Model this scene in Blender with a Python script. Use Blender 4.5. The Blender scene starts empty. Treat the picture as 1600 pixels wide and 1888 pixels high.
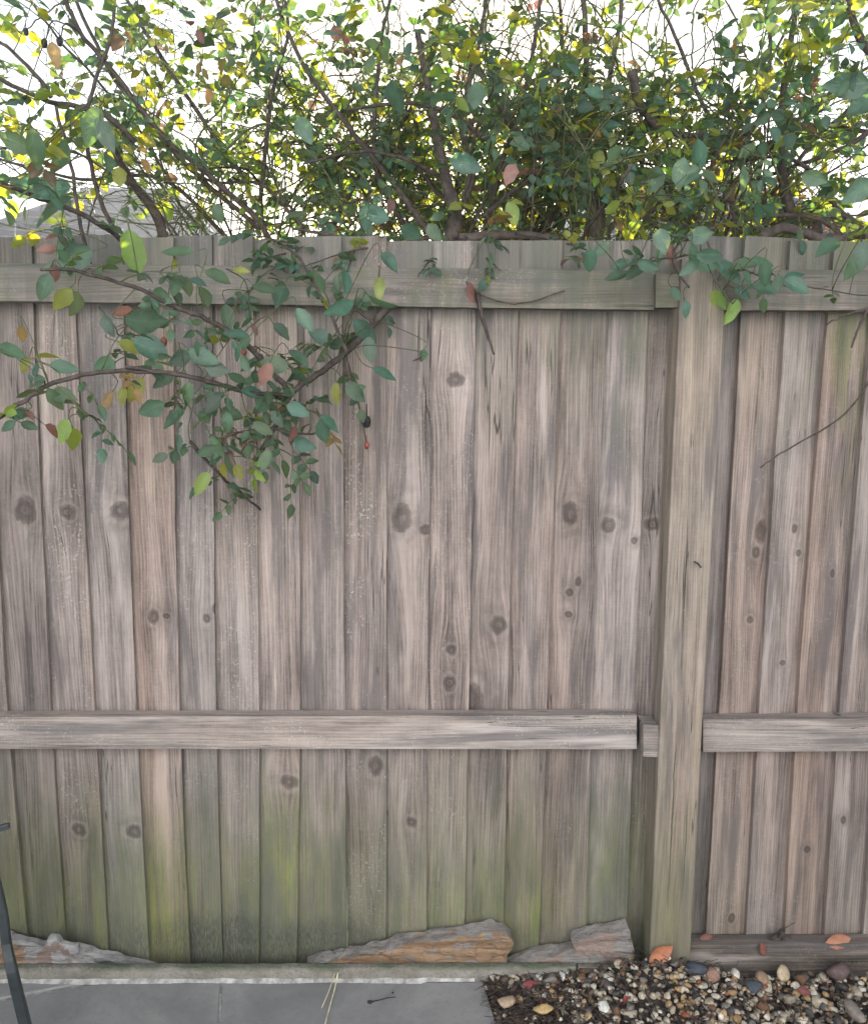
import bpy, bmesh, math, random
import numpy as np
from mathutils import Vector, Matrix, noise as mnoise

S = bpy.context.scene
COL = S.collection
R = math.radians

# ------------------------------------------------------------------ camera
DIST, CAMZ = 2.05, 1.430
PITCH, YAW, ROLL = R(7.839), R(0.919), R(0.485)
_cp, _sp, _cy, _sy = math.cos(PITCH), math.sin(PITCH), math.cos(YAW), math.sin(YAW)
_f = Vector((_sy*_cp, _cy*_cp, -_sp)); _x = Vector((_cy, -_sy, 0)); _u = _x.cross(_f)
_r = math.cos(ROLL)*_x + math.sin(ROLL)*_u
_u = -math.sin(ROLL)*_x + math.cos(ROLL)*_u
CAM = Vector((0, -DIST, CAMZ))
cd = bpy.data.cameras.new('camera'); cam = bpy.data.objects.new('camera', cd); COL.objects.link(cam)
M = Matrix((_r, _u, -_f)).transposed().to_4x4(); M.translation = CAM
cam.matrix_world = M
cd.sensor_fit = 'HORIZONTAL'; cd.sensor_width = 36; cd.lens = 36
cd.clip_start = .05; cd.clip_end = 2000
S.camera = cam

def ray(px, py):
    px, py = float(px), float(py)
    return ((px-800)/1600*_r - (py-944)/1600*_u + _f).normalized()
def at(px, py, Y):                      # photo pixel -> point on the upright plane y = Y
    d = ray(px, py); return CAM + d*float((Y - CAM.y)/d.y)
def atz(px, py, Z):                     # photo pixel -> point on the level plane z = Z
    d = ray(px, py); return CAM + d*float((Z - CAM.z)/d.z)

# ------------------------------------------------------------------ light
SUN = ray(860, 345)
elev = math.asin(SUN.z); azim = math.atan2(SUN.x, SUN.y)
W = bpy.data.worlds.new('World'); S.world = W; W.use_nodes = True
nt = W.node_tree; bg = nt.nodes['Background']
sky = nt.nodes.new('ShaderNodeTexSky'); sky.sky_type = 'NISHITA'; sky.sun_disc = False
sky.sun_elevation = elev; sky.sun_rotation = azim; sky.altitude = 50
sky.air_density = .9; sky.dust_density = .7; sky.ozone_density = .4
nt.links.new(sky.outputs[0], bg.inputs[0]); bg.inputs[1].default_value = .05
sl = bpy.data.lights.new('sun', 'SUN'); sl.energy = 5.0; sl.angle = R(.53); sl.color = (1, .95, .88)
so = bpy.data.objects.new('sun', sl); COL.objects.link(so)
so.rotation_euler = SUN.to_track_quat('Z', 'Y').to_euler(); so.location = (0, 0, 8)
S.view_settings.view_transform = 'Standard'; S.view_settings.look = 'None'
S.view_settings.gamma = 1; S.view_settings.exposure = 2.2
S.cycles.max_bounces = 8; S.cycles.transparent_max_bounces = 8
S.cycles.diffuse_bounces = 4; S.cycles.transmission_bounces = 6

# ------------------------------------------------------------------ helpers
def tag(o, label=None, cat=None, group=None, kind=None):
    if label: o['label'] = label
    if cat: o['category'] = cat
    if group: o['group'] = group
    if kind: o['kind'] = kind
    return o
def empty(name, loc=(0, 0, 0)):
    o = bpy.data.objects.new(name, None); COL.objects.link(o); o.location = loc; o.empty_display_size = .1
    return o
def link(name, me, mats, parent=None, smooth=None):
    if not isinstance(mats, (list, tuple)): mats = [mats]
    for m in mats: me.materials.append(m)
    o = bpy.data.objects.new(name, me); COL.objects.link(o)
    if parent:
        o.parent = parent
        o.matrix_parent_inverse = Matrix.Translation(-Vector(parent.location))
    return o
def np_mesh(name, V, F, smooth=True, attrs=None, fmat=None):
    """V (n,3); F list of int arrays (k,3) or (k,4); attrs {name: (n,4)} point colours"""
    me = bpy.data.meshes.new(name)
    V = np.asarray(V, dtype=np.float32)
    me.vertices.add(len(V)); me.vertices.foreach_set('co', V.ravel())
    F = [np.asarray(f, dtype=np.int32) for f in F if len(f)]
    idx = np.concatenate([f.ravel() for f in F])
    tot = np.concatenate([np.full(len(f), f.shape[1], dtype=np.int32) for f in F])
    st = np.concatenate([[0], np.cumsum(tot)[:-1]]).astype(np.int32)
    me.loops.add(len(idx)); me.loops.foreach_set('vertex_index', idx)
    me.polygons.add(len(tot)); me.polygons.foreach_set('loop_start', st); me.polygons.foreach_set('loop_total', tot)
    me.update(calc_edges=True)
    me.polygons.foreach_set('use_smooth', np.full(len(tot), smooth, dtype=bool))
    if fmat is not None: me.polygons.foreach_set('material_index', np.asarray(fmat, dtype=np.int32))
    for k, a in (attrs or {}).items():
        at_ = me.attributes.new(k, 'FLOAT_COLOR', 'POINT'); at_.data.foreach_set('color', np.asarray(a, dtype=np.float32).ravel())
    me.validate(); me.update()
    return me
def bm_obj(name, bm, mats, parent=None, smooth=False):
    me = bpy.data.meshes.new(name); bmesh.ops.recalc_face_normals(bm, faces=bm.faces); bm.to_mesh(me); bm.free()
    for p in me.polygons: p.use_smooth = smooth
    return link(name, me, mats, parent)
def n3(x, y=0., z=0.): return mnoise.noise(Vector((x, y, z)))

# ------------------------------------------------------------------ node helper
class N:
    def __init__(s, name, rough=.8):
        s.m = bpy.data.materials.new(name); s.m.use_nodes = True; s.t = s.m.node_tree
        s.p = s.t.nodes['Principled BSDF']; s.p.inputs['Roughness'].default_value = rough
        s.out = s.t.nodes['Material Output']
    def n(s, t, **k):
        o = s.t.nodes.new(t)
        for a, b in k.items(): setattr(o, a, b)
        return o
    def l(s, a, b): s.t.links.new(a, b)
    def set(s, inp, v):
        if hasattr(v, 'default_value') and not isinstance(v, (int, float)): s.l(v, inp)
        else: inp.default_value = v
    def math(s, op, a, b=None, c=None, clamp=False):
        o = s.n('ShaderNodeMath', operation=op); o.use_clamp = clamp
        s.set(o.inputs[0], a)
        if b is not None: s.set(o.inputs[1], b)
        if c is not None: s.set(o.inputs[2], c)
        return o.outputs[0]
    def mix(s, f, a, b, mode='MIX'):
        o = s.n('ShaderNodeMix', data_type='RGBA', blend_type=mode); o.clamp_factor = True
        s.set(o.inputs[0], f)
        for i, v in ((6, a), (7, b)):
            if isinstance(v, tuple): o.inputs[i].default_value = (*v, 1) if len(v) == 3 else v
            else: s.l(v, o.inputs[i])
        return o.outputs[2]
    def rng(s, v, a, b, c=0., d=1., smooth=True):
        o = s.n('ShaderNodeMapRange'); o.interpolation_type = 'SMOOTHSTEP' if smooth else 'LINEAR'
        s.l(v, o.inputs[0]); s.set(o.inputs[1], a); s.set(o.inputs[2], b); o.inputs[3].default_value = c; o.inputs[4].default_value = d
        return o.outputs[0]
    def noise(s, vec, sc=1., det=3., rough=.55, w=None, dist=0.):
        o = s.n('ShaderNodeTexNoise'); o.noise_dimensions = '4D' if w is not None else '3D'
        if vec is not None: s.l(vec, o.inputs['Vector'])
        if w is not None: s.set(o.inputs['W'], w)
        o.inputs['Scale'].default_value = sc; o.inputs['Detail'].default_value = det
        o.inputs['Roughness'].default_value = rough; o.inputs['Distortion'].default_value = dist
        return o.outputs[0]
    def comb(s, x, y, z):
        o = s.n('ShaderNodeCombineXYZ')
        for i, v in enumerate((x, y, z)): s.set(o.inputs[i], v)
        return o.outputs[0]
    def attr(s, name, typ='OBJECT'):
        o = s.n('ShaderNodeAttribute'); o.attribute_type = typ; o.attribute_name = name
        return o
    def bump(s, h, st=.3, d=.002):
        o = s.n('ShaderNodeBump'); o.inputs['Strength'].default_value = st; o.inputs['Distance'].default_value = d
        s.l(h, o.inputs['Height']); s.l(o.outputs[0], s.p.inputs['Normal'])
    def color(s, c):
        if isinstance(c, tuple): s.p.inputs['Base Color'].default_value = (*c, 1)
        else: s.l(c, s.p.inputs['Base Color'])

# ------------------------------------------------------------------ materials
def wood(name, along='z', warm=(.435, .358, .318), dark=(.105, .085, .078), knots=True, splits=()):
    w = N(name, .88)
    tc = w.n('ShaderNodeTexCoord'); sp = w.n('ShaderNodeSeparateXYZ'); w.l(tc.outputs['Object'], sp.inputs[0])
    X, Yc, Z = sp.outputs
    if along == 'x': A, L = w.math('ADD', Z, w.math('MULTIPLY', Yc, .9)), X
    else: A, L = w.math('ADD', X, w.math('MULTIPLY', Yc, .9)), Z
    seed = w.attr('seed').outputs['Fac']; tone = w.attr('tone').outputs['Fac']
    green = w.attr('green').outputs['Fac']; lich = w.attr('lichen').outputs['Fac']; gtop = w.attr('green_top').outputs['Fac']
    core = ring = None; halo = None
    A0, L0 = A, L
    if knots:
        for k in 'abcd':
            kv = w.n('ShaderNodeSeparateXYZ'); w.l(w.attr('knot_'+k).outputs['Vector'], kv.inputs[0])
            kx, kz, kr = kv.outputs
            dx = w.math('DIVIDE', w.math('SUBTRACT', A0, kx), kr)
            dz = w.math('DIVIDE', w.math('SUBTRACT', L0, kz), w.math('MULTIPLY', kr, w.math('ADD', .8, w.math('FRACT', w.math('MULTIPLY', w.math('ADD', kx, kz), 7.3)))))
            wob = w.noise(tc.outputs['Object'], 42, 3)
            d = w.math('ADD', w.math('SQRT', w.math('ADD', w.math('MULTIPLY', dx, dx), w.math('MULTIPLY', dz, dz))), w.math('MULTIPLY', w.math('SUBTRACT', wob, .5), 1.0))
            c = w.rng(d, 1.04, .86); h = w.math('MULTIPLY', w.rng(d, 3.4, .9), w.rng(w.noise(tc.outputs['Object'], 26, 3, .6), .38, .62))
            rg = w.math('MULTIPLY', w.rng(d, 1.0, 1.2), w.rng(d, 1.75, 1.25))
            dd = w.math('DIVIDE', w.math('MULTIPLY', dx, kr), w.math('ADD', 1.15, w.math('MULTIPLY', w.math('ADD', w.math('MULTIPLY', dx, dx), w.math('MULTIPLY', w.math('MULTIPLY', dz, dz), .22)), .55)))
            A = w.math('SUBTRACT', A, w.math('MULTIPLY', dd, .85))
            core = c if core is None else w.math('MAXIMUM', core, c)
            halo = h if halo is None else w.math('MAXIMUM', halo, h)
            crk = w.math('MULTIPLY', w.rng(w.math('SINE', w.math('MULTIPLY', d, 9)), -.3, .9), c)
            core_rings = crk if k == 'a' else w.math('MAXIMUM', core_rings, crk)
            ring = rg if ring is None else w.math('MAXIMUM', ring, rg)
    wander = w.math('MULTIPLY', w.math('SUBTRACT', w.noise(w.comb(w.math('MULTIPLY', A, 9), seed, w.math('MULTIPLY', L, 2.2)), 1, 3), .5), .012)
    A = w.math('ADD', A, wander)
    def st(ax, lz, det=4, rough=.6, off=0.):
        return w.noise(w.comb(w.math('MULTIPLY', A, ax), w.math('ADD', seed, off), w.math('MULTIPLY', L, lz)), 1, det, rough)
    fibre = st(420, 9, 4, .7); fine = st(900, 60, 3, .7, 4.); broad = st(34, 1.4, 3, .5, 7.); mid = st(110, 3.2, 4, .6, 11.)
    blot = st(14, 5, 5, .62, 17.); big = st(7, 1.1, 2, .5, 23.)
    rings = w.math('SINE', w.math('ADD', w.math('MULTIPLY', A, 900), w.math('MULTIPLY', st(9, .7, 2, .5, 31.), 60)))
    rings = w.rng(rings, -.4, 1)
    saw = w.noise(w.comb(w.math('MULTIPLY', A0, 30), seed, w.math('MULTIPLY', L0, 260)), 1, 3, .6)
    v = w.math('MULTIPLY_ADD', w.math('SUBTRACT', fibre, .5), .85, .5)
    v = w.math('MULTIPLY_ADD', w.math('SUBTRACT', mid, .5), .75, v)
    v = w.math('MULTIPLY_ADD', w.math('SUBTRACT', broad, .5), 1.0, v)
    v = w.math('MULTIPLY_ADD', w.math('SUBTRACT', blot, .5), .8, v)
    v = w.math('MULTIPLY_ADD', w.math('SUBTRACT', fine, .5), .45, v)
    v = w.math('MULTIPLY_ADD', w.math('SUBTRACT', saw, .5), .15, v)
    v = w.math('MULTIPLY_ADD', w.math('SUBTRACT', rings, .5), .13, v)
    c = w.mix(w.rng(v, .12, .88, smooth=False), dark, warm)
    c = w.mix(w.math('MULTIPLY', w.rng(st(18, 1.8, 4, .6, 71.), .54, .70), .55), c, (.50, .425, .385))
    # silvered and brown zones of the weathered face
    c = w.mix(w.math('MULTIPLY', w.rng(big, .4, .62), .6), c, w.mix(.75, c, (1.0, .89, .82), 'MULTIPLY'))
    c = w.mix(w.math('MULTIPLY', w.rng(st(22, 2.2, 4, .6, 41.), .50, .66), .72), c, (.125, .11, .108))
    crack = w.math('MULTIPLY', w.rng(w.math('ABSOLUTE', w.math('SUBTRACT', st(60, 1.3, 2, .5, 53.), .5)), .010, .002), w.rng(st(16, 2.5, 2, .5, 59.), .54, .62))
    c = w.mix(w.math('MULTIPLY', crack, .8), c, (.03, .026, .024))
    for (sx, sz0, sz1, sw) in splits:            # long drying splits at known places
        wv = w.math('MULTIPLY', w.math('SUBTRACT', w.noise(w.comb(sx*9, 2., w.math('MULTIPLY', Z, 7)), 1, 4, .6), .5), .014)
        ds = w.math('ABSOLUTE', w.math('SUBTRACT', w.math('SUBTRACT', X, sx), wv))
        sm_ = w.math('MULTIPLY', w.rng(ds, sw, sw*.35), w.math('MULTIPLY', w.rng(Z, sz0-.06, sz0+.03), w.rng(Z, sz1+.06, sz1-.03)))
        c = w.mix(w.math('MULTIPLY', sm_, .85), c, (.045, .038, .032))
    # pale flaked lichen specks
    sp1 = w.noise(tc.outputs['Object'], 160, 5, .75, w=seed)
    sp2 = w.noise(tc.outputs['Object'], 9, 3, .6, w=seed)
    lm = w.math('MULTIPLY', w.rng(sp1, .55, .63), w.math('MULTIPLY', w.rng(sp2, .46, .58), lich), clamp=True)
    c = w.mix(lm, c, (.46, .44, .38))
    # green algae, growing up from the foot and down from the rail
    gn = w.noise(w.comb(w.math('MULTIPLY', X, 14), seed, w.math('MULTIPLY', Z, 3.2)), 1, 4, .6)
    gz = w.math('ADD', Z, w.math('MULTIPLY', w.math('SUBTRACT', gn, .5), -.75))
    gm = w.math('MULTIPLY', 1.7, w.math('MULTIPLY', w.rng(gz, .62, .02), green, clamp=True), clamp=True)
    gt = w.math('MULTIPLY', w.math('MULTIPLY', w.rng(gz, 1.0, 1.75), w.rng(gn, .42, .62)), gtop, clamp=True)
    g = w.math('MULTIPLY', w.math('MAXIMUM', gm, gt), w.math('MULTIPLY', w.rng(mid, .15, .7), w.rng(fine, .2, .55)))
    gcol = w.mix(w.rng(gn, .35, .65), (.22, .25, .07), (.105, .125, .06))
    c = w.mix(g, c, gcol)
    # darker towards the board tops, with a ragged edge
    tpm = w.rng(w.math('ADD', Z, w.math('MULTIPLY', w.math('SUBTRACT', w.noise(w.comb(w.math('MULTIPLY', X, 25), seed, w.math('MULTIPLY', Z, 3)), 1, 4, .6), .5), .5)), 1.50, 1.72)
    c = w.mix(w.math('MULTIPLY', tpm, w.math('MULTIPLY', w.rng(blot, .2, .6), .75)), c, (.12, .125, .105))
    # grey splash-back grime above the foot
    c = w.mix(w.math('MULTIPLY', w.math('MULTIPLY', w.rng(w.math('ADD', Z, w.math('MULTIPLY', w.math('SUBTRACT', gn, .5), -.6)), .75, .1), w.rng(blot, .3, .62)), w.math('MULTIPLY', green, .6), clamp=True), c, (.115, .115, .095))
    # dark band at the foot with a ragged edge
    dn = w.noise(w.comb(w.math('MULTIPLY', X, 9), 3.7, w.math('MULTIPLY', Z, 6)), 1, 4, .6)
    dm = w.math('MULTIPLY', w.rng(w.math('ADD', Z, w.math('MULTIPLY', dn, -.16)), .06, -.03), w.attr('foot_dark').outputs['Fac'], clamp=True)
    c = w.mix(w.math('MULTIPLY', dm, w.rng(fine, .35, .6)), c, (.06, .068, .055))
    if knots:
        c = w.mix(w.math('MULTIPLY', halo, .42), c, (.085, .07, .062))
        c = w.mix(w.math('MULTIPLY', ring, .22), c, (.36, .30, .26))
        c = w.mix(w.math('MULTIPLY', core, .68), c, w.mix(w.math('MULTIPLY', core_rings, w.rng(fibre, .3, .7)), (.06, .046, .04), (.17, .135, .115)))
    hs = w.n('ShaderNodeHueSaturation'); w.l(c, hs.inputs['Color']); w.l(tone, hs.inputs['Value'])
    w.l(w.attr('sat').outputs['Fac'], hs.inputs['Saturation'])
    w.color(hs.outputs[0])
    h = w.math('SUBTRACT', w.math('ADD', fibre, w.math('MULTIPLY', mid, .7)), w.math('MULTIPLY', crack, .8))
    if knots: h = w.math('SUBTRACT', h, w.math('MULTIPLY', core, .5))
    w.bump(h, .55, .0022)
    w.p.inputs['Specular IOR Level'].default_value = .25
    return w.m
BOARD = wood('board_wood', 'z')
RAIL = wood('rail_wood', 'x', warm=(.42, .345, .295), dark=(.12, .10, .088))
POST = wood('post_wood', 'z', warm=(.43, .35, .275), dark=(.17, .135, .105), splits=[(at(1238, 1500, -.09).x, at(1240, 1660, -.09).z, at(1240, 1385, -.09).z, .0022), (at(1262, 1090, -.09).x, at(1262, 1160, -.09).z, at(1262, 1015, -.09).z, .0018), (at(1262, 1560, -.09).x, at(1262, 1620, -.09).z, at(1262, 1490, -.09).z, .0014)])
SLEEPER = wood('sleeper_wood', 'x', warm=(.24, .20, .165), dark=(.035, .03, .027), knots=False)

def simple(name, c, rough=.8, var=.3, scale=20, det=5, bump=.2, spec=.3, c2=None, metal=0):
    w = N(name, rough); tc = w.n('ShaderNodeTexCoord')
    n = w.noise(tc.outputs['Object'], scale, det, .65)
    lo = tuple(x*(1-var) for x in c); hi = c2 or tuple(x*(1+var) for x in c)
    w.color(w.mix(w.rng(n, .3, .7), lo, hi)); w.bump(n, bump, .003)
    w.p.inputs['Specular IOR Level'].default_value = spec; w.p.inputs['Metallic'].default_value = metal
    return w.m

def concrete():
    w = N('aggregate_concrete', .9); tc = w.n('ShaderNodeTexCoord')
    n = w.noise(tc.outputs['Object'], 14, 6, .7); f = w.noise(tc.outputs['Object'], 190, 3, .7)
    vo = w.n('ShaderNodeTexVoronoi'); vo.inputs['Scale'].default_value = 110; w.l(tc.outputs['Object'], vo.inputs['Vector'])
    c = w.mix(w.rng(n, .3, .7), (.17, .155, .125), (.30, .275, .235))
    c = w.mix(w.rng(vo.outputs['Distance'], .32, .12), c, w.mix(vo.outputs['Color'], (.13, .105, .08), (.52, .48, .42)))
    c = w.mix(w.rng(f, .60, .72), c, (.06, .055, .048))
    sp = w.n('ShaderNodeSeparateXYZ'); w.l(tc.outputs['Object'], sp.inputs[0])
    moss = w.math('MULTIPLY', w.rng(sp.outputs[2], .022, .033), w.rng(w.noise(tc.outputs['Object'], 9, 4, .6), .34, .6))
    c = w.mix(w.math('MULTIPLY', moss, .75), c, (.10, .12, .075))
    w.color(c); w.bump(w.math('ADD', f, vo.outputs['Distance']), .7, .004)
    return w.m
CONC = concrete()

def slabmat():
    w = N('slate_slab', .62); tc = w.n('ShaderNodeTexCoord')
    n = w.noise(tc.outputs['Object'], 5, 6, .65, dist=.6); f = w.noise(tc.outputs['Object'], 60, 5, .7)
    c = w.mix(w.rng(n, .3, .7), (.21, .205, .205), (.315, .305, .30))
    c = w.mix(w.math('MULTIPLY', w.rng(f, .5, .75), .5), c, (.15, .145, .14))
    gr = w.noise(tc.outputs['Object'], 420, 3, .7)
    c = w.mix(w.math('MULTIPLY', w.rng(gr, .60, .70), .7), c, (.08, .075, .07)); c = w.mix(w.math('MULTIPLY', w.rng(gr, .38, .30), .5), c, (.42, .40, .37))
    c = w.mix(w.math('MULTIPLY', w.rng(w.noise(tc.outputs['Object'], 24, 3, .5), .66, .74), .5), c, (.30, .28, .25))
    w.color(c); w.bump(w.math('ADD', n, w.math('MULTIPLY', f, .4)), .35, .004)
    w.p.inputs['Specular IOR Level'].default_value = .4
    return w.m
SLAB = slabmat()
GROUT = simple('white_grout', (.40, .385, .36), .95, .45, 38)
SOIL = simple('dark_soil', (.045, .036, .03), .95, .5, 60, 6, .8)
LAWN = simple('lawn_grass', (.05, .075, .025), .95, .4, 8)
BARK = simple('rose_bark', (.075, .058, .05), .8, .45, 60, 5, .6)
GREENSTEM = simple('green_stem', (.09, .10, .045), .6, .3, 40)
METAL = simple('dark_painted_metal', (.035, .042, .045), .38, .25, 30, 3, .05, .5)
STRAW = simple('dry_straw', (.75, .66, .45), .7, .2, 50)
HIP = simple('rose_hip_red', (.27, .075, .05), .4, .3, 60, 2, .05, .5)
DARKPOD = simple('dark_pod', (.03, .026, .026), .6, .3, 60)
RENDERW = simple('house_render', (.78, .83, .92), .9, .08, 3)
BRICK = simple('plinth_brick', (.30, .16, .11), .9, .25, 12)
TILE_EDGE = simple('shaded_mossy_tile_edge', (.035, .033, .03), .9, .3, 6)  # shadow under the tile laps painted dark, together with moss and dirt
TILE = simple('roof_tile', (.17, .155, .148), .85, .22, 3, 6, .3)
TILE2 = simple('grey_roof_tile', (.15, .145, .145), .85, .22, 3, 6, .3)
FASCIA = simple('white_fascia', (.75, .75, .74), .5, .05, 4)

def attr_mat(name, rough=.75, bump=.25, scale=120, spec=.3, mott=.35):
    w = N(name, rough); tc = w.n('ShaderNodeTexCoord'); a = w.attr('tint', 'GEOMETRY')
    n = w.noise(tc.outputs['Object'], scale, 4, .65)
    k = w.n('ShaderNodeHueSaturation'); w.l(a.outputs['Color'], k.inputs['Color']); w.l(w.rng(n, .25, .75, 1-mott, 1+mott, smooth=False), k.inputs['Value'])
    w.color(k.outputs[0]); w.bump(n, bump, .002); w.p.inputs['Specular IOR Level'].default_value = spec
    return w.m
STONE = attr_mat('gravel_stone')
LITTER = attr_mat('leaf_litter', .85)

def leafmat(name, trans=.45, rough=.42):
    w = N(name, rough); a = w.attr('tint', 'GEOMETRY'); g = w.attr('glow', 'GEOMETRY'); tc = w.n('ShaderNodeTexCoord')
    n = w.noise(tc.outputs['Object'], 55, 4, .6)
    u = w.n('ShaderNodeSeparateColor'); w.l(w.attr('luv', 'GEOMETRY').outputs['Color'], u.inputs[0])
    ua = w.math('ABSOLUTE', w.math('SUBTRACT', u.outputs[0], .5))
    fr = w.math('FRACT', w.math('SUBTRACT', w.math('MULTIPLY', u.outputs[1], 7.5), w.math('MULTIPLY', ua, 3.4)))
    vein = w.math('MAXIMUM', w.rng(w.math('ABSOLUTE', w.math('SUBTRACT', fr, .5)), .13, .02), w.rng(ua, .05, .012))
    k = w.n('ShaderNodeHueSaturation'); w.l(a.outputs['Color'], k.inputs['Color']); w.l(w.rng(n, .25, .75, .6, 1.4, smooth=False), k.inputs['Value'])
    cc = w.mix(w.math('MULTIPLY', vein, .28), k.outputs[0], (.16, .20, .10))
    bl = w.noise(tc.outputs['Object'], 130, 3, .6)
    cc = w.mix(w.math('MULTIPLY', w.rng(bl, .66, .72), .7), cc, (.10, .06, .03))
    w.color(cc); w.p.inputs['Specular IOR Level'].default_value = .6
    t = w.n('ShaderNodeBsdfTranslucent'); w.l(g.outputs['Color'], t.inputs['Color'])
    mx = w.n('ShaderNodeMixShader'); mx.inputs[0].default_value = trans
    w.l(w.p.outputs[0], mx.inputs[1]); w.l(t.outputs[0], mx.inputs[2]); w.l(mx.outputs[0], w.out.inputs[0])
    w.bump(w.math('SUBTRACT', w.math('MULTIPLY', n, .5), w.math('MULTIPLY', vein, .5)), .5, .0016)
    return w.m
LEAF = leafmat('rose_leaf', .42, .36)
DRYLEAF = leafmat('fallen_leaf', .25, .6)

def woodchunk(name, a, b, c3, sc=30):
    w = N(name, .9); tc = w.n('ShaderNodeTexCoord')
    mp = w.n('ShaderNodeMapping'); w.l(tc.outputs['Object'], mp.inputs[0]); mp.inputs['Scale'].default_value = (.16, 1.2, 2.2)
    n = w.noise(mp.outputs[0], sc, 6, .7, dist=.5); f = w.noise(mp.outputs[0], sc*7, 4, .7)
    c = w.mix(w.rng(n, .32, .62), a, b); c = w.mix(w.rng(f, .55, .7), c, c3)
    w.color(c); w.bump(w.math('ADD', n, w.math('MULTIPLY', f, .5)), .9, .008)
    return w.m
GREYWOOD = woodchunk('grey_weathered_wood', (.16, .14, .125), (.33, .30, .275), (.07, .062, .055))
ROTWOOD = woodchunk('orange_rotten_wood', (.17, .10, .055), (.38, .25, .155), (.045, .03, .02))
PINKWOOD = woodchunk('split_heartwood', (.20, .14, .115), (.33, .25, .21), (.08, .06, .05))
PALEWOOD = woodchunk('pale_flaking_wood', (.24, .23, .225), (.44, .42, .40), (.10, .09, .08))

# ------------------------------------------------------------------ setting: ground
def sheet(name, pts, z, mat):
    bm = bmesh.new(); bm.faces.new([bm.verts.new((x, y, z)) for x, y in pts]); o = bm_obj(name, bm, mat)
    if o.data.polygons[0].normal.z < 0: o.data.flip_normals()
    return o
tag(sheet('ground', [(-300, -300), (300, -300), (300, 600), (-300, 600)], -.06, LAWN), kind='structure')

def prism(bm, poly, z0, z1):
    lo = [bm.verts.new((p[0], p[1], z0)) for p in poly]; hi = [bm.verts.new((p[0], p[1], z1)) for p in poly]
    bm.faces.new(hi); bm.faces.new(lo[::-1])
    for i in range(len(poly)):
        j = (i+1) % len(poly); bm.faces.new((lo[i], lo[j], hi[j], hi[i]))
def G(px, py, z=0): p = atz(px, py, z); return (p.x, p.y)

# patio: grout bed with slate slabs laid at an angle, cut along the kerb
a1, a2 = Vector(G(890, 1811)), Vector(G(915, 1888)); rd = (a2-a1).normalized()
b1, b2 = Vector(G(408, 1815)), Vector(G(404, 1888)); bd = (b2-b1).normalized()
c1, c2 = Vector(G(170, 1814)), Vector(G(0, 1845)); cdv = (c2-c1).normalized()
YK = -.098                               # kerb front
def online(p, d, y): return p + d*((y-p.y)/d.y)
patio = empty('patio', (0, -.5, 0)); tag(patio, kind='structure')
YF = -4.0
bm = bmesh.new(); prism(bm, [(-4, YK+.004), tuple(online(a1, rd, YK+.004)-Vector((.006, 0))), tuple(online(a1, rd, YF)-Vector((.006, 0))), (-4, YF)], -.05, -.005)
bm_obj('grout_bed', bm, GROUT, patio)
def slab(poly):
    bm = bmesh.new(); prism(bm, poly, -.045, .0)
    bmesh.ops.recalc_face_normals(bm, faces=bm.faces)
    top = [e for e in bm.edges if all(v.co.z > -.001 for v in e.verts)]
    bmesh.ops.bevel(bm, geom=top, offset=.003, segments=2, affect='EDGES', profile=.5)
    return bm_obj('slab', bm, SLAB, patio)
YS = a1.y
g = .003
slab([tuple(online(b1, bd, YS)+Vector((g, 0))), tuple(online(a1, rd, YS)), tuple(online(a1, rd, YS-.75)), tuple(online(b1, bd, YS-.75)+Vector((g, 0)))])
cm = c1 + cdv*0
slab([(c1.x+.02, YS), tuple(online(b1, bd, YS)-Vector((g, 0))), tuple(online(b1, bd, YS-.75)-Vector((g, 0))), tuple(c1+cdv*.95+Vector((0, -.6))), tuple(c1+cdv*.95+Vector((0, -g)))])
slab([(-1.9, YS), (c1.x-.03, YS), tuple(c1+cdv*.95+Vector((0, g*2))), (-1.9, (c1+cdv*.95).y+.05)])
slab([tuple(online(b1, bd, YS-.756)+Vector((g, 0))), tuple(online(a1, rd, YS-.756)), tuple(online(a1, rd, YS-1.6)), tuple(online(b1, bd, YS-1.6)+Vector((g, 0)))])
slab([tuple(c1+cdv*.95+Vector((0, -.606))), tuple(online(b1, bd, YS-.756)-Vector((g, 0))), tuple(online(b1, bd, YS-1.6)-Vector((g, 0))), (-1.3, YS-1.6)])

# ragged smear of pale mortar along the kerb
bm = bmesh.new(); n = 160; top = []; bot = []
xr = online(a1, rd, YS).x
for i in range(n+1):
    x = -2.2 + (xr+2.2-.02)*i/n
    wv = .003 + .007*max(0, n3(x*6, 1.3)+.25) + .003*n3(x*40, 2.)
    if x > at(780, 1800, 0).x: wv = .001+.002*n3(x*40, 2.)
    top.append(bm.verts.new((x, YK-.001, .007+.004*n3(x*20, 5)))); bot.append(bm.verts.new((x, YS-wv, .0008)))
for i in range(n): bm.faces.new((bot[i], bot[i+1], top[i+1], top[i]))
bm_obj('mortar_smear', bm, GROUT, patio, True)

tag(sheet('soil', [(-2.6, -.078), (2.2, -.078), (2.2, .0), (-2.6, .0)], -.03, SOIL), kind='structure')
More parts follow.
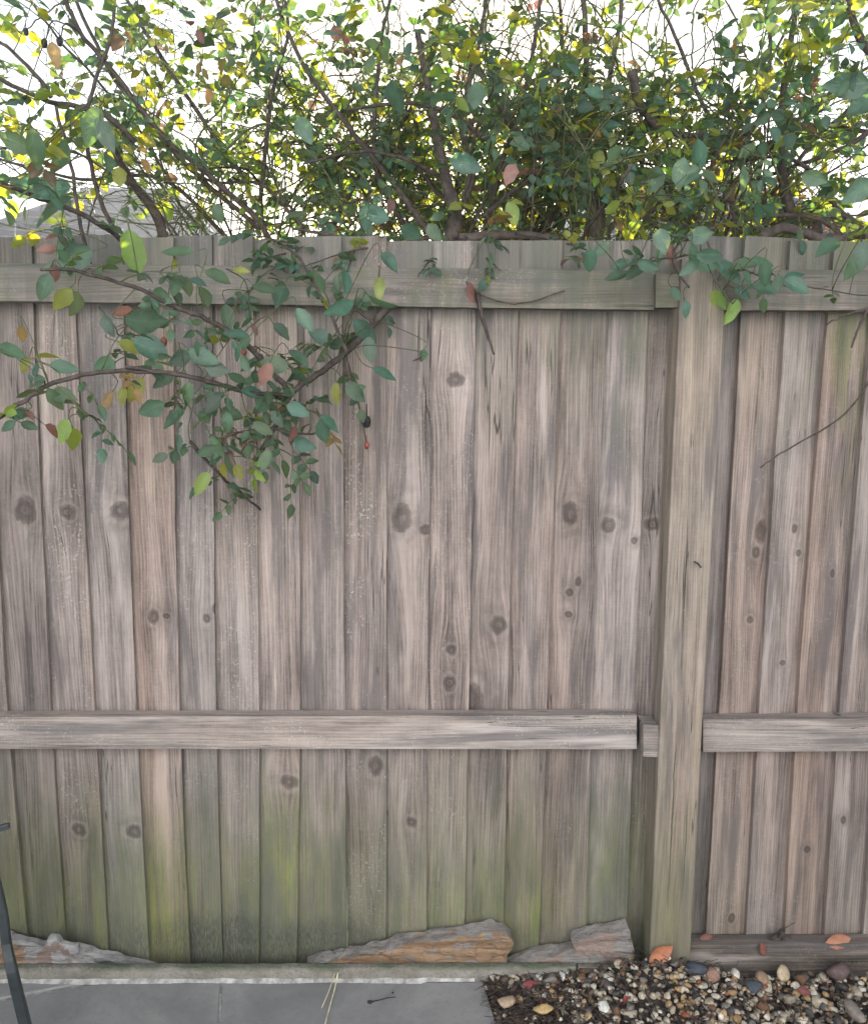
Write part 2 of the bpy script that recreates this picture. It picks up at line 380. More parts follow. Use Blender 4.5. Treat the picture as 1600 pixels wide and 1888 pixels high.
# concrete kerb
def rough_box(x0, x1, y0, y1, z0, z1, sx, sy, sz, amp, fr=18, bev=.006):
    """box with finely divided faces, each vertex nudged by noise"""
    bm = bmesh.new(); bmesh.ops.create_cube(bm, size=1)
    for v in bm.verts: v.co = Vector(((x0+x1)/2+v.co.x*(x1-x0), (y0+y1)/2+v.co.y*(y1-y0), (z0+z1)/2+v.co.z*(z1-z0)))
    bmesh.ops.bevel(bm, geom=bm.edges[:], offset=bev, segments=2, affect='EDGES', profile=.6)
    for axis, k in ((0, sx), (1, sy), (2, sz)):
        lo, hi = ((x0, x1), (y0, y1), (z0, z1))[axis]
        for i in range(1, k):
            co = [0, 0, 0]; co[axis] = lo+(hi-lo)*i/k; no = [0, 0, 0]; no[axis] = 1
            bmesh.ops.bisect_plane(bm, geom=bm.verts[:]+bm.edges[:]+bm.faces[:], plane_co=co, plane_no=no)
    for v in bm.verts:
        p = v.co*fr
        v.co += Vector((n3(p.x, p.y, p.z), n3(p.x+9, p.y, p.z), n3(p.x, p.y+9, p.z)))*amp
    return bm
kx = at(1064, 1790, YK).x
kerb = empty('kerb', (-.5, -.05, 0)); tag(kerb, kind='structure')
bm_obj('kerb_stone', rough_box(-2.6, kx-.002, YK, -.076, -.08, .033, 130, 2, 4, .0018, 30, .004), CONC, kerb, True)
bm_obj('kerb_stone', rough_box(kx+.002, at(1215, 1790, YK).x, YK+.003, -.077, -.08, .031, 12, 2, 4, .0024, 30, .004), CONC, kerb, True)
sheet('soil', [tuple(online(a1, rd, YK+.01)+Vector((.002, 0))), (2.2, YK+.01), (2.2, YF), tuple(online(a1, rd, YF)+Vector((.002, 0)))], -.02, SOIL)['kind'] = 'structure'

# ------------------------------------------------------------------ fence
fence = empty('fence', (0, 0, 0))
tag(fence, 'weathered grey brown close board timber fence with two rails and one square post', 'fence')
YR = [600, 980, 1310, 1700]
SE = {  # seam x at photo rows 650, 980, 1300, 1700
 'L': [(-92,-78,-58,-25),(-2,3,22,55),(72,83,102,125),(148,164,180,203),(235,243,257,276),(325,326,337,351),(395,399,401,412),(472,477,480,481),(550,556,554,550),(632,635,637,640),(713,714,713,712),(795,791,788,786),(875,867,864,855),(950,942,934,927),(1027,1018,1005,992),(1112,1098,1088,1078),(1189,1175,1167,1151),(1275,1256,1242,1225)],
 'R': [(1275,1256,1242,1225),(1355,1338,1319,1296),(1435,1412,1393,1370),(1512,1484,1463,1439),(1592,1562,1540,1512),(1672,1640,1614,1583),(1752,1716,1688,1655),(1832,1794,1762,1726)]}
ROWS = [650, 980, 1300, 1700]
def seam(t):                                   # -> polynomial x(z) on the fence plane
    P = [at(x, y, 0) for x, y in zip(t, ROWS)]
    return np.polyfit([p.z for p in P], [p.x for p in P], 2)
KN = [(40,940,19),(118,942,14),(215,940,19),(278,1135,9),(300,1133,7),(388,1118,7),(372,1137,7),(733,955,16),(772,975,12),(828,700,15),(820,1195,9),(818,1255,10),(908,1150,13),(865,1288,20),(1040,945,13),(1052,1070,6),(1038,1090,7),(1037,1130,7),(1112,965,12),(1195,965,13),(1153,995,6),(1393,980,12),(1382,1017,9),(1448,972,7),(1458,1017,8),(1370,1140,8),(1425,1218,7),(1520,1055,6),(523,1437,17),(748,1510,10),(1020,1577,8),(1043,1648,9),(140,1525,12),(240,1528,14),(1337,1688,8),(1472,1560,8),(1535,1505,8),(1330,1525,6),(682,1408,12)]
KNW = [(at(x, y, 0), r/1600*DIST) for x, y, r in KN]
ZT = {}
ZB = -.06
def props(o, rng, tone=1., green=.0, lichen=.2, gtop=.2, foot_dark=.5, sat=1., kn=()):
    o['seed'] = rng.uniform(0, 300); o['tone'] = tone*rng.uniform(.88, 1.08); o['green'] = green; o['lichen'] = lichen
    o['green_top'] = gtop; o['foot_dark'] = foot_dark; o['sat'] = sat*rng.uniform(.84, 1.08)
    for i, k in enumerate('abcd'):
        o['knot_'+k] = list(kn[i]) if i < len(kn) else [50., 50., .01]
    return o
# per-board look: tone, green foot, lichen, green top, damp, saturation
LB = [(.9,.7,.3,.2,.6,1),(.85,.7,.3,.2,.6,1),(.88,.8,.8,.2,.7,.9),(1.0,.8,.3,.1,.7,.9),(1.08,.6,.2,.3,.7,1.1),(.92,.9,.6,.2,.9,.9),(1.0,.8,.8,.1,.9,1),(1.06,1.2,.2,.2,.9,1.1),(.93,.8,.2,.1,.9,1),(.90,.5,1.0,.2,.7,1.),(1.05,.5,.4,.4,.6,1.0),(1.08,.6,.5,.3,.6,1.0),(1.03,.7,.1,.5,.6,1.),(1.0,.7,.2,.6,.5,1.),(.92,.35,.3,.5,.5,.95),(1.04,.95,.2,.9,.6,.95),(.98,.8,.3,.4,.5,.95),(.95,.8,.2,.2,.4,1)]
RB = [(.80,.15,.2,.6,.2,.9),(1.0,.08,.4,.4,.2,1.05),(1.02,.05,.3,.7,.2,1.05),(1.05,.05,.3,1.5,.1,1.15),(1.04,.05,.2,.8,.1,1.05),(1.0,.05,.2,.5,.1,1),(1.,.05,.2,.5,.1,1)]
def fence_top(x): return at(800+x*400/.53*.95, 447, 0).z + (.006 if x > -.5 else .012)
def board(sl, sr, thick_right, look, rng, gap=None):
    pl, pr = seam(sl), seam(sr)
    zt = fence_top((np.polyval(pl, 1.5)+np.polyval(pr, 1.5))/2) + rng.uniform(-.006, .006)
    nz, nu = (160 if gap else 64), 6
    sd = rng.uniform(0, 99); V = []; F = []
    cup = rng.uniform(-.002, .003)
    for k in range(nz+1):
        z = ZB + (zt-ZB)*k/nz
        jl = .0016*n3(z*5, sd)+.0007*n3(z*22, sd); jr = .0016*n3(z*5, sd+5)+.0007*n3(z*22, sd+5)
        L_, R_ = np.polyval(pl, z), np.polyval(pr, z)
        if thick_right:
            R2 = R_+jr; L2 = L_-.018
            if gap: ov = min(1, max(0, (z-.17)/.12)); L2 = L_ + max(0, (.0018+.0042*n3(z*70, 3.)))*(1-ov) - .018*ov
        else:
            L2 = L_+jl; R2 = R_+.018
        # thin edge lies under its neighbour's thick edge
        for s in (0, 1):
            for u in range(nu+1):
                t = u/nu; x = L2+(R2-L2)*t; tt = t if thick_right else 1-t
                fy = -(.0045+(.0155 if thick_right else .021)*tt) - cup*math.sin(math.pi*t) - .0012*n3(x*14, z*4, sd)
                by = -.0005-.0085*tt
                V.append((x, fy if s == 0 else by, z))
    n1 = nu+1
    def I(k, s, u): return k*2*n1+s*n1+u
    for k in range(nz):
        for u in range(nu):
            F.append((I(k,0,u), I(k,0,u+1), I(k+1,0,u+1), I(k+1,0,u)))
            F.append((I(k,1,u+1), I(k,1,u), I(k+1,1,u), I(k+1,1,u+1)))
        F.append((I(k,1,0), I(k,0,0), I(k+1,0,0), I(k+1,1,0)))
        F.append((I(k,0,nu), I(k,1,nu), I(k+1,1,nu), I(k+1,0,nu)))
    for u in range(nu):
        F.append((I(nz,0,u), I(nz,0,u+1), I(nz,1,u+1), I(nz,1,u)))
        F.append((I(0,0,u+1), I(0,0,u), I(0,1,u), I(0,1,u+1)))
    me = np_mesh('board', V, [F], smooth=False)
    o = link('board', me, BOARD, fence)
    kn = [(p.x, p.z, r) for p, r in KNW if np.polyval(pl, p.z) < p.x < np.polyval(pr, p.z)][:4]
    props(o, rng, *look, kn=kn)
    return o
rng = random.Random(11)
for i in range(len(SE['L'])-1):
    board(SE['L'][i], SE['L'][i+1], True, LB[i % len(LB)], rng, gap=(SE['L'][i][3] == 640))
for i in range(len(SE['R'])-1):
    board(SE['R'][i], SE['R'][i+1], False, RB[i], rng)
# more boards out of the frame, so the fence goes on past both sides
x0 = np.polyval(seam(SE['L'][0]), .9)
def plain(xa, xb, tr, rng):
    def px_of(x, z):
        d = Vector((x, 0, z))-CAM; return 800+1600*d.dot(_r)/d.dot(_f), 944-1600*d.dot(_u)/d.dot(_f)
    sl = [px_of(xa, at(800, y, 0).z)[0] for y in ROWS]; sr = [px_of(xb, at(800, y, 0).z)[0] for y in ROWS]
    return board(sl, sr, tr, (rng.uniform(.9, 1.05), .5, .3, .3, .5, 1), rng)
for k in range(5): plain(x0-.1*(k+1), x0-.1*k, True, rng)
x9 = np.polyval(seam(SE['R'][-1]), .9)
for k in range(5): plain(x9+.1*k, x9+.1*(k+1), False, rng)

def railpart(name, a, b, yf, yb, c, d, mat, look, amp=.0012, sx=40):
    """c, d: photo rows of the top and bottom front edge at the left end, and at the right end"""
    (xa, ta, ba), (xb, tb, bb) = a, b
    A, B, Cc, D = at(xa, ta, yf), at(xb, tb, yf), at(xb, bb, yf), at(xa, ba, yf)
    bm = rough_box(0, 1, yf, yb, 0, 1, sx, 2, 3, 0, bev=.001)
    for v in bm.verts:
        s, t = min(1, max(0, v.co.x)), min(1, max(0, v.co.z))
        lo = D.lerp(Cc, s); hi = A.lerp(B, s); q = lo.lerp(hi, t)
        v.co = Vector((q.x, v.co.y, q.z))
        p = v.co*16; v.co += Vector((0, n3(p.x, p.y, p.z)*amp, n3(p.x, p.y+7, p.z)*amp))
    o = bm_obj(name, bm, mat, fence)
    bv = o.modifiers.new('bevel', 'BEVEL'); bv.width = .003; bv.segments = 2; bv.limit_method = 'ANGLE'
    return props(o, rng, *look)
o = railpart('rail', (-700, 476, 545), (1206, 499, 571), -.062, -.0215, 0, 0, RAIL, (.86, 0, .8, .9, 0, 1.05))
o['knot_a'] = [at(850, 520, -.06).z, at(850, 520, -.06).x, .012]
railpart('rail', (-700, 1325, 1380), (1174, 1319, 1382), -.062, -.0215, 0, 0, RAIL, (1.1, 0, .8, 0, 0, .75))
o = railpart('rail', (1332, 499, 572), (2300, 492, 570), -.062, -.0215, 0, 0, RAIL, (.9, 0, .4, .5, 0, 1))
o = railpart('rail', (1296, 1327, 1387), (2300, 1322, 1382), -.062, -.0215, 0, 0, RAIL, (1.2, 0, .4, 0, 0, .8))
P_ = at(1550, 1347, -.06); o['knot_a'] = [P_.z, P_.x, .011]
# blocks that carry the rail ends on the post
railpart('cleat', (1209, 504, 566), (1252, 504, 566), -.082, -.022, 0, 0, RAIL, (.85, 0, .2, .9, 0, 1.1), sx=3)
railpart('cleat', (1186, 1336, 1396), (1214, 1338, 1396), -.085, -.022, 0, 0, RAIL, (1.1, 0, .4, .0, 0, .8), sx=3)
# post
pxl = np.mean([at(1247, 650, -.092).x, at(1220, 1300, -.092).x, at(1200, 1700, -.092).x])
bm = rough_box(pxl, pxl+.101, -.092, .012, -.5, at(1290, 476, -.09).z, 8, 8, 60, .0012, 9, .004)
o = bm_obj('post', bm, POST, fence); props(o, rng, 1.0, .45, .15, .1, .2, 1.0)
P_ = at(1288, 1043, -.09); o['knot_a'] = [P_.x, P_.z, .006]
t_ = None
nb = bmesh.new(); q = [at(1280, 1036, -.098), at(1286, 1039, -.106), at(1292, 1046, -.104)]
for a_, b_ in zip(q, q[1:]):
    dv = b_-a_; bmesh.ops.create_cone(nb, cap_ends=True, segments=6, radius1=.0022, radius2=.002, depth=dv.length*1.15, matrix=Matrix.Translation((a_+b_)/2) @ dv.to_track_quat('Z', 'Y').to_matrix().to_4x4())
bm_obj('bent_nail', nb, METAL, fence)
# stacked gravel boards under the right-hand panel
gx0 = pxl+.105
o = bm_obj('gravel_board', rough_box(gx0, 2.3, -.066, -.021, at(1400, 1797, -.066).z+.003, at(1400, 1742, -.066).z, 80, 3, 5, .003, 22), SLEEPER, fence)
props(o, rng, .95, 0, .2, 0, 0, 1)
o = bm_obj('gravel_board', rough_box(gx0+.012, 2.3, -.078, -.02, -.08, at(1400, 1798, -.078).z, 80, 3, 5, .0035, 22), SLEEPER, fence)
props(o, rng, 1.0, 0, .3, 0, 0, .9)

# ------------------------------------------------------------------ loose timber by the fence foot
def chunk(name, outline, Y, thick, mats, seed, pick, parent=None, amp=.006):
    """outline in photo pixels, given real depth and thickness; mats picked per face by pick(normal, centre)"""
    pts = [at(x, y, Y) for x, y in outline]
    bm = bmesh.new()
    fr = [bm.verts.new((p.x, Y, p.z)) for p in pts]; bk = [bm.verts.new((p.x*1.0, Y+thick, p.z+.004)) for p in pts]
    bm.faces.new(fr); bm.faces.new(bk[::-1])
    for i in range(len(pts)):
        j = (i+1) % len(pts); bm.faces.new((fr[j], fr[i], bk[i], bk[j]))
    bmesh.ops.recalc_face_normals(bm, faces=bm.faces)
    bmesh.ops.bevel(bm, geom=bm.edges[:], offset=.005, segments=2, affect='EDGES', profile=.6)
    bmesh.ops.triangulate(bm, faces=bm.faces)
    for _ in range(3):
        bmesh.ops.subdivide_edges(bm, edges=[e for e in bm.edges if e.calc_length() > .012], cuts=1)
        bmesh.ops.triangulate(bm, faces=bm.faces)
    for v in bm.verts:
        p = v.co
        d = n3(p.x*9, p.y*40+seed, p.z*60)*amp*.9 + n3(p.x*40, p.y*120+seed, p.z*170)*amp*.55
        q = Vector((n3(p.x*40, p.y*40, p.z*40+seed), n3(p.x*40+5, p.y*40, p.z*40+seed)*1.4, n3(p.x*40+9, p.y*40, p.z*40+seed)))
        v.co = v.co + q*amp*.6 + Vector((0, d, d*.6))
        v.co.y = min(v.co.y, -.0235)
    bm.normal_update()
    for f in bm.faces: f.material_index = pick(f.normal, f.calc_center_median())
    return bm_obj(name, bm, mats, parent)
KT = .042
o = chunk('timber_chunk', [(560,1790),(600,1779),(660,1764),(740,1746),(820,1733),(905,1720),(928,1724),(946,1740),(945,1752),(936,1764),(930,1800),(560,1800)], -.073, .047, [GREYWOOD, ROTWOOD], 3,
          lambda n, c: 1 if (n.y < -.35 and n3(c.x*25, c.z*60, 2) > -.33) else 0, amp=.009)
tag(o, 'long rotten timber wedge with orange crumbling face lying on the kerb', 'timber', 'timber offcuts on the kerb')
o = chunk('timber_chunk', [(900,1800),(955,1781),(1060,1757),(1055,1742),(1062,1738),(1100,1728),(1130,1722),(1160,1712),(1168,1745),(1174,1800)], -.073, .047, [GREYWOOD, PINKWOOD], 8,
          lambda n, c: 1 if (n.y < -.3 and n3(c.x*14, c.z*20, 4) > -.02) else 0, amp=.006)
tag(o, 'short grey splintered timber offcut with a raised square end beside the post', 'timber', 'timber offcuts on the kerb')
o = chunk('timber_chunk', [(-40,1722),(18,1732),(70,1745),(130,1751),(190,1765),(243,1779),(300,1794),(120,1800),(-40,1800)], -.052, .026, [PALEWOOD], 14, lambda n, c: 0, amp=.006)
tag(o, 'long pale flaking plank end tapering along the kerb at the left', 'timber', 'timber offcuts on the kerb')
o = chunk('timber_chunk', [(-10,1752),(30,1756),(76,1752),(86,1736),(102,1733),(112,1744),(140,1748),(146,1758),(120,1764),(160,1778),(200,1796),(60,1800),(-10,1800)], -.075, .021, [ROTWOOD, PALEWOOD, PINKWOOD], 21,
          lambda n, c: 0 if c.x < at(40, 1760, -.08).x else (1 if n3(c.x*30, c.z*40, 9) > .05 or n.z > .5 else 2), amp=.007)
tag(o, 'broken knobbly brown timber piece lying against the pale plank end', 'timber', 'timber offcuts on the kerb')

# ------------------------------------------------------------------ leaves and branches
class Leaves:
    def __init__(s, seed): s.r = np.random.RandomState(seed); s.V = []; s.F = []; s.C = []; s.G = []; s.U = []; s.n = 0
    NT = 9
    def leaf(s, base, d, nrm, L, w=.62, col=None, glow=None, fold=.18, curl=.18):
        d = np.array(d, float); d /= np.linalg.norm(d); nrm = np.array(nrm, float); sd = np.cross(d, nrm); k = np.linalg.norm(sd)
        if k < 1e-4: nrm = np.array([.3, .9, .2]); sd = np.cross(d, nrm); k = np.linalg.norm(sd)
        sd /= k; nrm = np.cross(sd, d)
        NT = s.NT; base = np.array(base, float); tw = s.r.uniform(-.12, .12)
        vs = []
        for i in range(NT+1):
            t = i/NT
            hw = .5*w*L*(math.sin(math.pi*min(1, t**.82))**.85 if 0 < t < 1 else 0.0)
            if i: hw *= 1 + s.r.uniform(-.13, .10)
            c = base + d*(t*L) - nrm*(curl*L*t*t) + sd*(tw*L*t*t)
            if i in (0, NT): vs.append(c)
            else:
                for e in (-1, 0, 1): vs.append(c + sd*(hw*e) + nrm*(abs(e)*fold*hw))
        f = []; b = s.n
        f.append((b, b+1, b+2)); f.append((b, b+2, b+3))
        q = []
        for i in range(NT-2):
            o = b+1+3*i
            q.append((o, o+3, o+4, o+1)); q.append((o+1, o+4, o+5, o+2))
        e = b+1+3*(NT-2); tip = b+len(vs)-1
        f.append((e, tip, e+1)); f.append((e+1, tip, e+2))
        s.V += vs; s.F += [(f, q)]; s.n += len(vs)
        mid_ = tuple(min(.8, q*1.25+.012) for q in col); ed = tuple(q*s.r.uniform(.8, 1.0) for q in col); tipc = tuple(a_*.8+b_*.2 for a_, b_ in zip(col, (.16, .10, .05)))
        s.C += [mid_]+[ed, mid_, ed]*(NT-1)+[tipc]; s.G += [glow]*len(vs); sd_ = s.r.rand()
        s.U += [(.5, 0, sd_, 1)]+[(.5+.5*e, i/NT, sd_, 1) for i in range(1, NT) for e in (-1, 0, 1)]+[(.5, 1, sd_, 1)]
    def build(s, name, mat, parent=None):
        T = [x for f, q in s.F for x in f]; Q = [x for f, q in s.F for x in q]
        C = np.ones((s.n, 4)); C[:, :3] = s.C; Gl = np.ones((s.n, 4)); Gl[:, :3] = s.G
        return link(name, np_mesh(name, np.array(s.V), [np.array(T), np.array(Q)], True, {'tint': C, 'glow': Gl, 'luv': np.array(s.U)}), mat, parent)
KINDS = {
 'g': ((.072, .135, .088), (.24, .32, .03)), 'd': ((.058, .105, .08), (.15, .21, .03)), 'y': ((.17, .19, .045), (.80, .72, .03)),
 'o': ((.22, .14, .06), (.50, .34, .06)), 'p': ((.20, .10, .085), (.32, .13, .09)), 'l': ((.13, .23, .05), (.62, .72, .04)),
 't': ((.066, .140, .098), (.15, .25, .06)), 'b': ((.15, .085, .06), (.30, .17, .07))}
def kindcol(k, r):
    c, g_ = KINDS[k]; v = r.uniform(.72, 1.3); h = r.uniform(-.12, .12)
    return (c[0]*v*(1+h), c[1]*v, c[2]*v*(1-h)), (min(.8, g_[0]*(1+h)*r.uniform(.85, 1.25)), min(.8, g_[1]*r.uniform(.85, 1.2)), g_[2])
def pick_kind(r, w): 
    ks = list(w); p = np.array([w[k] for k in ks], float); return ks[r.choice(len(ks), p=p/p.sum())]

class Tubes:
    def __init__(s): s.V = []; s.F = []; s.n = 0
    def tube(s, pts, rad, sides=6):
        pts = [Vector(p) for p in pts]; m = len(pts)
        if m < 2: return
        up = Vector((.31, .87, .38)).normalized(); b = s.n
        for i, p in enumerate(pts):
            t = (pts[min(m-1, i+1)]-pts[max(0, i-1)]).normalized()
            a = t.cross(up)
            if a.length < .05: a = t.cross(Vector((1, 0, 0)))
            a.normalize(); c = t.cross(a); r = rad[i] if hasattr(rad, '__len__') else rad
            for k in range(sides):
                q = 2*math.pi*k/sides; s.V.append(tuple(p + (a*math.cos(q)+c*math.sin(q))*r))
        for i in range(m-1):
            for k in range(sides):
                k2 = (k+1) % sides; s.F.append((b+i*sides+k, b+i*sides+k2, b+(i+1)*sides+k2, b+(i+1)*sides+k))
        s.V.append(tuple(pts[0])); s.V.append(tuple(pts[-1])); s.n = len(s.V)
        for k in range(sides):
            k2 = (k+1) % sides
            s.F.append((b+k2, b+k, s.n-2, s.n-2)); s.F.append((b+(m-1)*sides+k, b+(m-1)*sides+k2, s.n-1, s.n-1))
        s.n = len(s.V)
    def build(s, name, mat, parent=None):
        Q = [f for f in s.F if f[2] != f[3]]; T = [f[:3] for f in s.F if f[2] == f[3]]
        return link(name, np_mesh(name, s.V, [np.array(Q), np.array(T)], True), mat, parent)

def smooth(pts, n=6):                       # Catmull-Rom through the given points
    P = [pts[0]*2-pts[1]]+list(pts)+[pts[-1]*2-pts[-2]]; out = []
    for i in range(1, len(P)-2):
        for k in range(n):
            t = k/n; a, b, c, d = P[i-1], P[i], P[i+1], P[i+2]
            out.append(.5*((2*b)+(c-a)*t+(2*a-5*b+4*c-d)*t*t+(3*b-a-3*c+d)*t**3))
    out.append(P[-2]); return out

class Shrub:
    def __init__(s, name, label, base, seed, weights, group=None):
        s.o = empty(name, base); tag(s.o, label, 'shrub', group)
        s.trunk = Tubes(); s.thick = Tubes(); s.twig = Tubes(); s.lv = Leaves(seed); s.r = np.random.RandomState(seed); s.w = weights; s.nodes = []
    def compound(s, p, d, L=.045, n=5):
        """a rose leaf: thin stalk with a terminal leaflet and pairs along it"""
        r = s.r; d = Vector(d).normalized()
        if p.x < -.85 and p.y > -.1 and p.z > 1.85 and r.rand() < .35: return
        if p.y > .1 and r.rand() < (.36 if p.x < .95 else .24): return
        if p.y > .1 and p.x < -.35 and p.z < 2.2 and r.rand() < .42: return
        if p.y > .02 and p.z < 2.02:
            if r.rand() < (.88 if -1.3 < p.x < -.42 else .4)*min(1, (2.02-p.z)/.06): return
        up = Vector((r.normal(0, .45), r.normal(0, .45), 1)).normalized()
        side = d.cross(up)
        if side.length < .1: side = d.cross(Vector((0, 1, 0)))
        side.normalize(); nrm = side.cross(d)
        st = L*r.uniform(1.1, 1.7); droop = r.uniform(.1, .45)
        k = pick_kind(r, s.w)
        pts = [p + d*(st*t) - Vector((0, 0, 1))*(droop*st*t*t) for t in (0, .35, .7, 1)]
        s.twig.tube(pts, [.0012, .0010, .0009, .0008], 3)
        def lf(b, dv, l):
            kk = k if r.rand() < .85 else pick_kind(r, s.w)
            c, g_ = kindcol(kk, r)
            nn = nrm + Vector((r.normal(0, .35), r.normal(0, .35), r.normal(0, .35)))
            s.lv.leaf(b, dv, nn, l, r.uniform(.55, .72), c, g_, r.uniform(.05, .45), r.uniform(.0, .35))
        dv = (pts[-1]-pts[-2]).normalized()
        lf(pts[-1], dv, L*r.uniform(.9, 1.15))
        for q, sc in (((2, .95), (1, .75)) if n >= 5 else ((2, .9),)):
            for sg in (-1, 1):
                if r.rand() < .1: continue
                lf(pts[q], dv*.35 + side*sg + Vector((0, 0, r.uniform(-.3, .1))), L*sc*r.uniform(.8, 1.1))
    def trace(s, px, Y, rpx, leaf_gap=.06, L=.045, tw=True, leaves=True, mat=None, skip=0.):
        """a branch followed in the photograph: pixel polyline with depth at both ends"""
        n = len(px); Ys = Y if hasattr(Y, '__len__') and len(Y) == n else np.linspace(Y[0], Y[1], n)
        pts = smooth([at(x, y, yy) for (x, y), yy in zip(px, Ys)], 7)
        m = len(pts); r0, r1 = (rpx if hasattr(rpx, '__len__') else (rpx, rpx*.4))
        pts = [p + Vector((n3(i*.5, p.x*3, 1), n3(i*.5, p.x*3, 2), n3(i*.5, p.x*3, 3)))*.004 for i, p in enumerate(pts)]
        rad = [(r0+(r1-r0)*i/(m-1))/2/1600*((pts[i]-CAM).length) for i in range(m)]
        s.thick.tube(pts, rad, 7); s.nodes += pts
        # thorns/buds
        acc = 0.
        for i in range(1, m-1):
            seg = (pts[i]-pts[i-1]).length; acc += seg
            if i/m < skip or not leaves: continue
            if acc > leaf_gap*s.r.uniform(.7, 1.3):
                acc = 0
                t = (pts[i+1]-pts[i-1]).normalized(); rv = Vector(s.r.normal(0, 1, 3)); dr = (rv - t*rv.dot(t)).normalized()*.9 + t*.5
                if tw and s.r.rand() < .4: s.side(pts[i], dr, s.r.uniform(.06, .18), .0016, L)
                else: s.compound(pts[i], dr, L*s.r.uniform(.8, 1.1))
    def side(s, p, d, ln, r, L=.042, leaf=True, gap=.035):
        st = .02; n = max(2, int(ln/st)); pts = [p.copy()]; d = Vector(d).normalized(); acc = 0
        for i in range(n):
            d = (d + Vector(s.r.normal(0, .16, 3)) + Vector((0, 0, -.03))).normalized()
            if p.y < 0 and pts[-1].z < 1.27: break
            pts.append(pts[-1]+d*st); acc += st
            if leaf and acc > gap and i > 0:
                acc = 0; rv = Vector(s.r.normal(0, 1, 3)); s.compound(pts[-1], (rv - d*rv.dot(d)).normalized()+d*.6, L*s.r.uniform(.75, 1.1))
        s.twig.tube(pts, np.linspace(r, r*.45, len(pts)), 4); s.nodes += pts[1:]
        if leaf: s.compound(pts[-1], d, L)
    def grow(s, p, d, ln, r, depth, leafy=1., L=.040, arch=.03, zmin=1.68, nx=.14):
        st = .035; n = int(ln/st); pts = [Vector(p)]; d = Vector(d).normalized(); rads = [r]
        for i in range(n):
            d = (d + Vector(s.r.normal(0, nx, 3)) + Vector((0, 0, -arch*(.3+i/n)))).normalized()
            pts.append(pts[-1]+d*st); rr = r*(1-.6*(i+1)/n); rads.append(rr)
            q = pts[-1]
            if q.y < .05 and q.z < 1.83: break
            if q.z < zmin: continue
            if depth > 0 and s.r.rand() < .42:
                rv = Vector(s.r.normal(0, 1, 3)); dd = (d + (rv - d*rv.dot(d)).normalized()*s.r.uniform(.5, 1.1)).normalized()
                s.grow(q, dd, ln*s.r.uniform(.3, .6), rr*.6, depth-1, leafy, L, arch, zmin, nx)
            if depth <= 1 and s.r.rand() < .55*leafy:
                rv = Vector(s.r.normal(0, 1, 3)); s.compound(q, (rv - d*rv.dot(d)).normalized()+d*.5, L*s.r.uniform(.7, 1.15), 5 if s.r.rand() < .7 else 3)
        s.nodes += pts[1:]
        (s.thick if r > .0035 else s.twig).tube(pts, rads, 6 if r > .0035 else 4)
    def node(s, x0, x1, z0, z1):
        """a random point on a cane already grown, inside the given box"""
        for _ in range(300):
            p = s.nodes[s.r.randint(len(s.nodes))]
            if x0 < p.x < x1 and z0 < p.z < z1 and p.y > .08: return p.copy()
        return s.nodes[0].copy()
    def single(s, px, py, size, ang, kind, Y, tilt=.5, sway=0):
        """one leaf seen in the photograph: centre, length in pixels, direction of its tip in the picture"""
        r = s.r; c = at(px, py, Y); L = size/1600*(c-CAM).length
        a = R(ang); d = _r*math.cos(a) - _u*math.sin(a); fwd = (c-CAM).normalized()
        d = (d + fwd*r.normal(0, tilt*.5)).normalized()
        nrm = -fwd + Vector(r.normal(0, tilt, 3)) + Vector((0, 0, .35))
        cc, g_ = kindcol(kind, r)
        b = c - d*(L*.5)
        s.lv.leaf(b, d, nrm, L, r.uniform(.48, .66), cc, g_, r.uniform(.08, .35), r.uniform(.02, .25))
        A = np.array(s.nodes); q = Vector(A[np.argmin(((A-np.array(b))**2).sum(1))]); gap = (q-b).length
        s.twig.tube(smooth([b+d*.004, b, b-d*min(L*.4, gap*.35)+Vector((0, 0, .003)), q.lerp(b, .3)+Vector((0, 0, .006+gap*.06)), q], 3), np.linspace(.0008, .0013, 13), 3)
    def hips(s, L):
        for px, py, rp, Y, m in L:
            c = at(px, py, Y); rr = rp/1600*(c-CAM).length
            bm = bmesh.new(); bmesh.ops.create_uvsphere(bm, u_segments=10, v_segments=8, radius=rr)
            for v in bm.verts:
                v.co.z *= 1.25
                if v.co.z < -rr*.8: v.co.z -= rr*.35
            bm.transform(Matrix.Translation(c))
            # little stalk
            bmesh.ops.create_cone(bm, segments=5, radius1=rr*.18, radius2=rr*.12, depth=rr*3, matrix=Matrix.Translation(c+Vector((0, 0, rr*2.4))))
            bm_obj('rose_hip', bm, m, s.o, True)
    def done(s, bark=None):
        if s.trunk.n: s.trunk.build('trunk', bark or BARK, s.o)
        if s.thick.n: s.thick.build('canes', bark or BARK, s.o)
        if s.twig.n: s.twig.build('twigs', GREENSTEM, s.o)
        if s.lv.n: s.lv.build('foliage', LEAF, s.o)

BACKW = {'g': 4, 't': 2, 'd': 2.5, 'y': 2.0, 'o': .22, 'p': .08, 'b': .25, 'l': 1.2}
FRONTW = {'g': 4, 't': 4, 'd': 2.5, 'y': .4, 'p': .2, 'l': .5, 'o': .15}

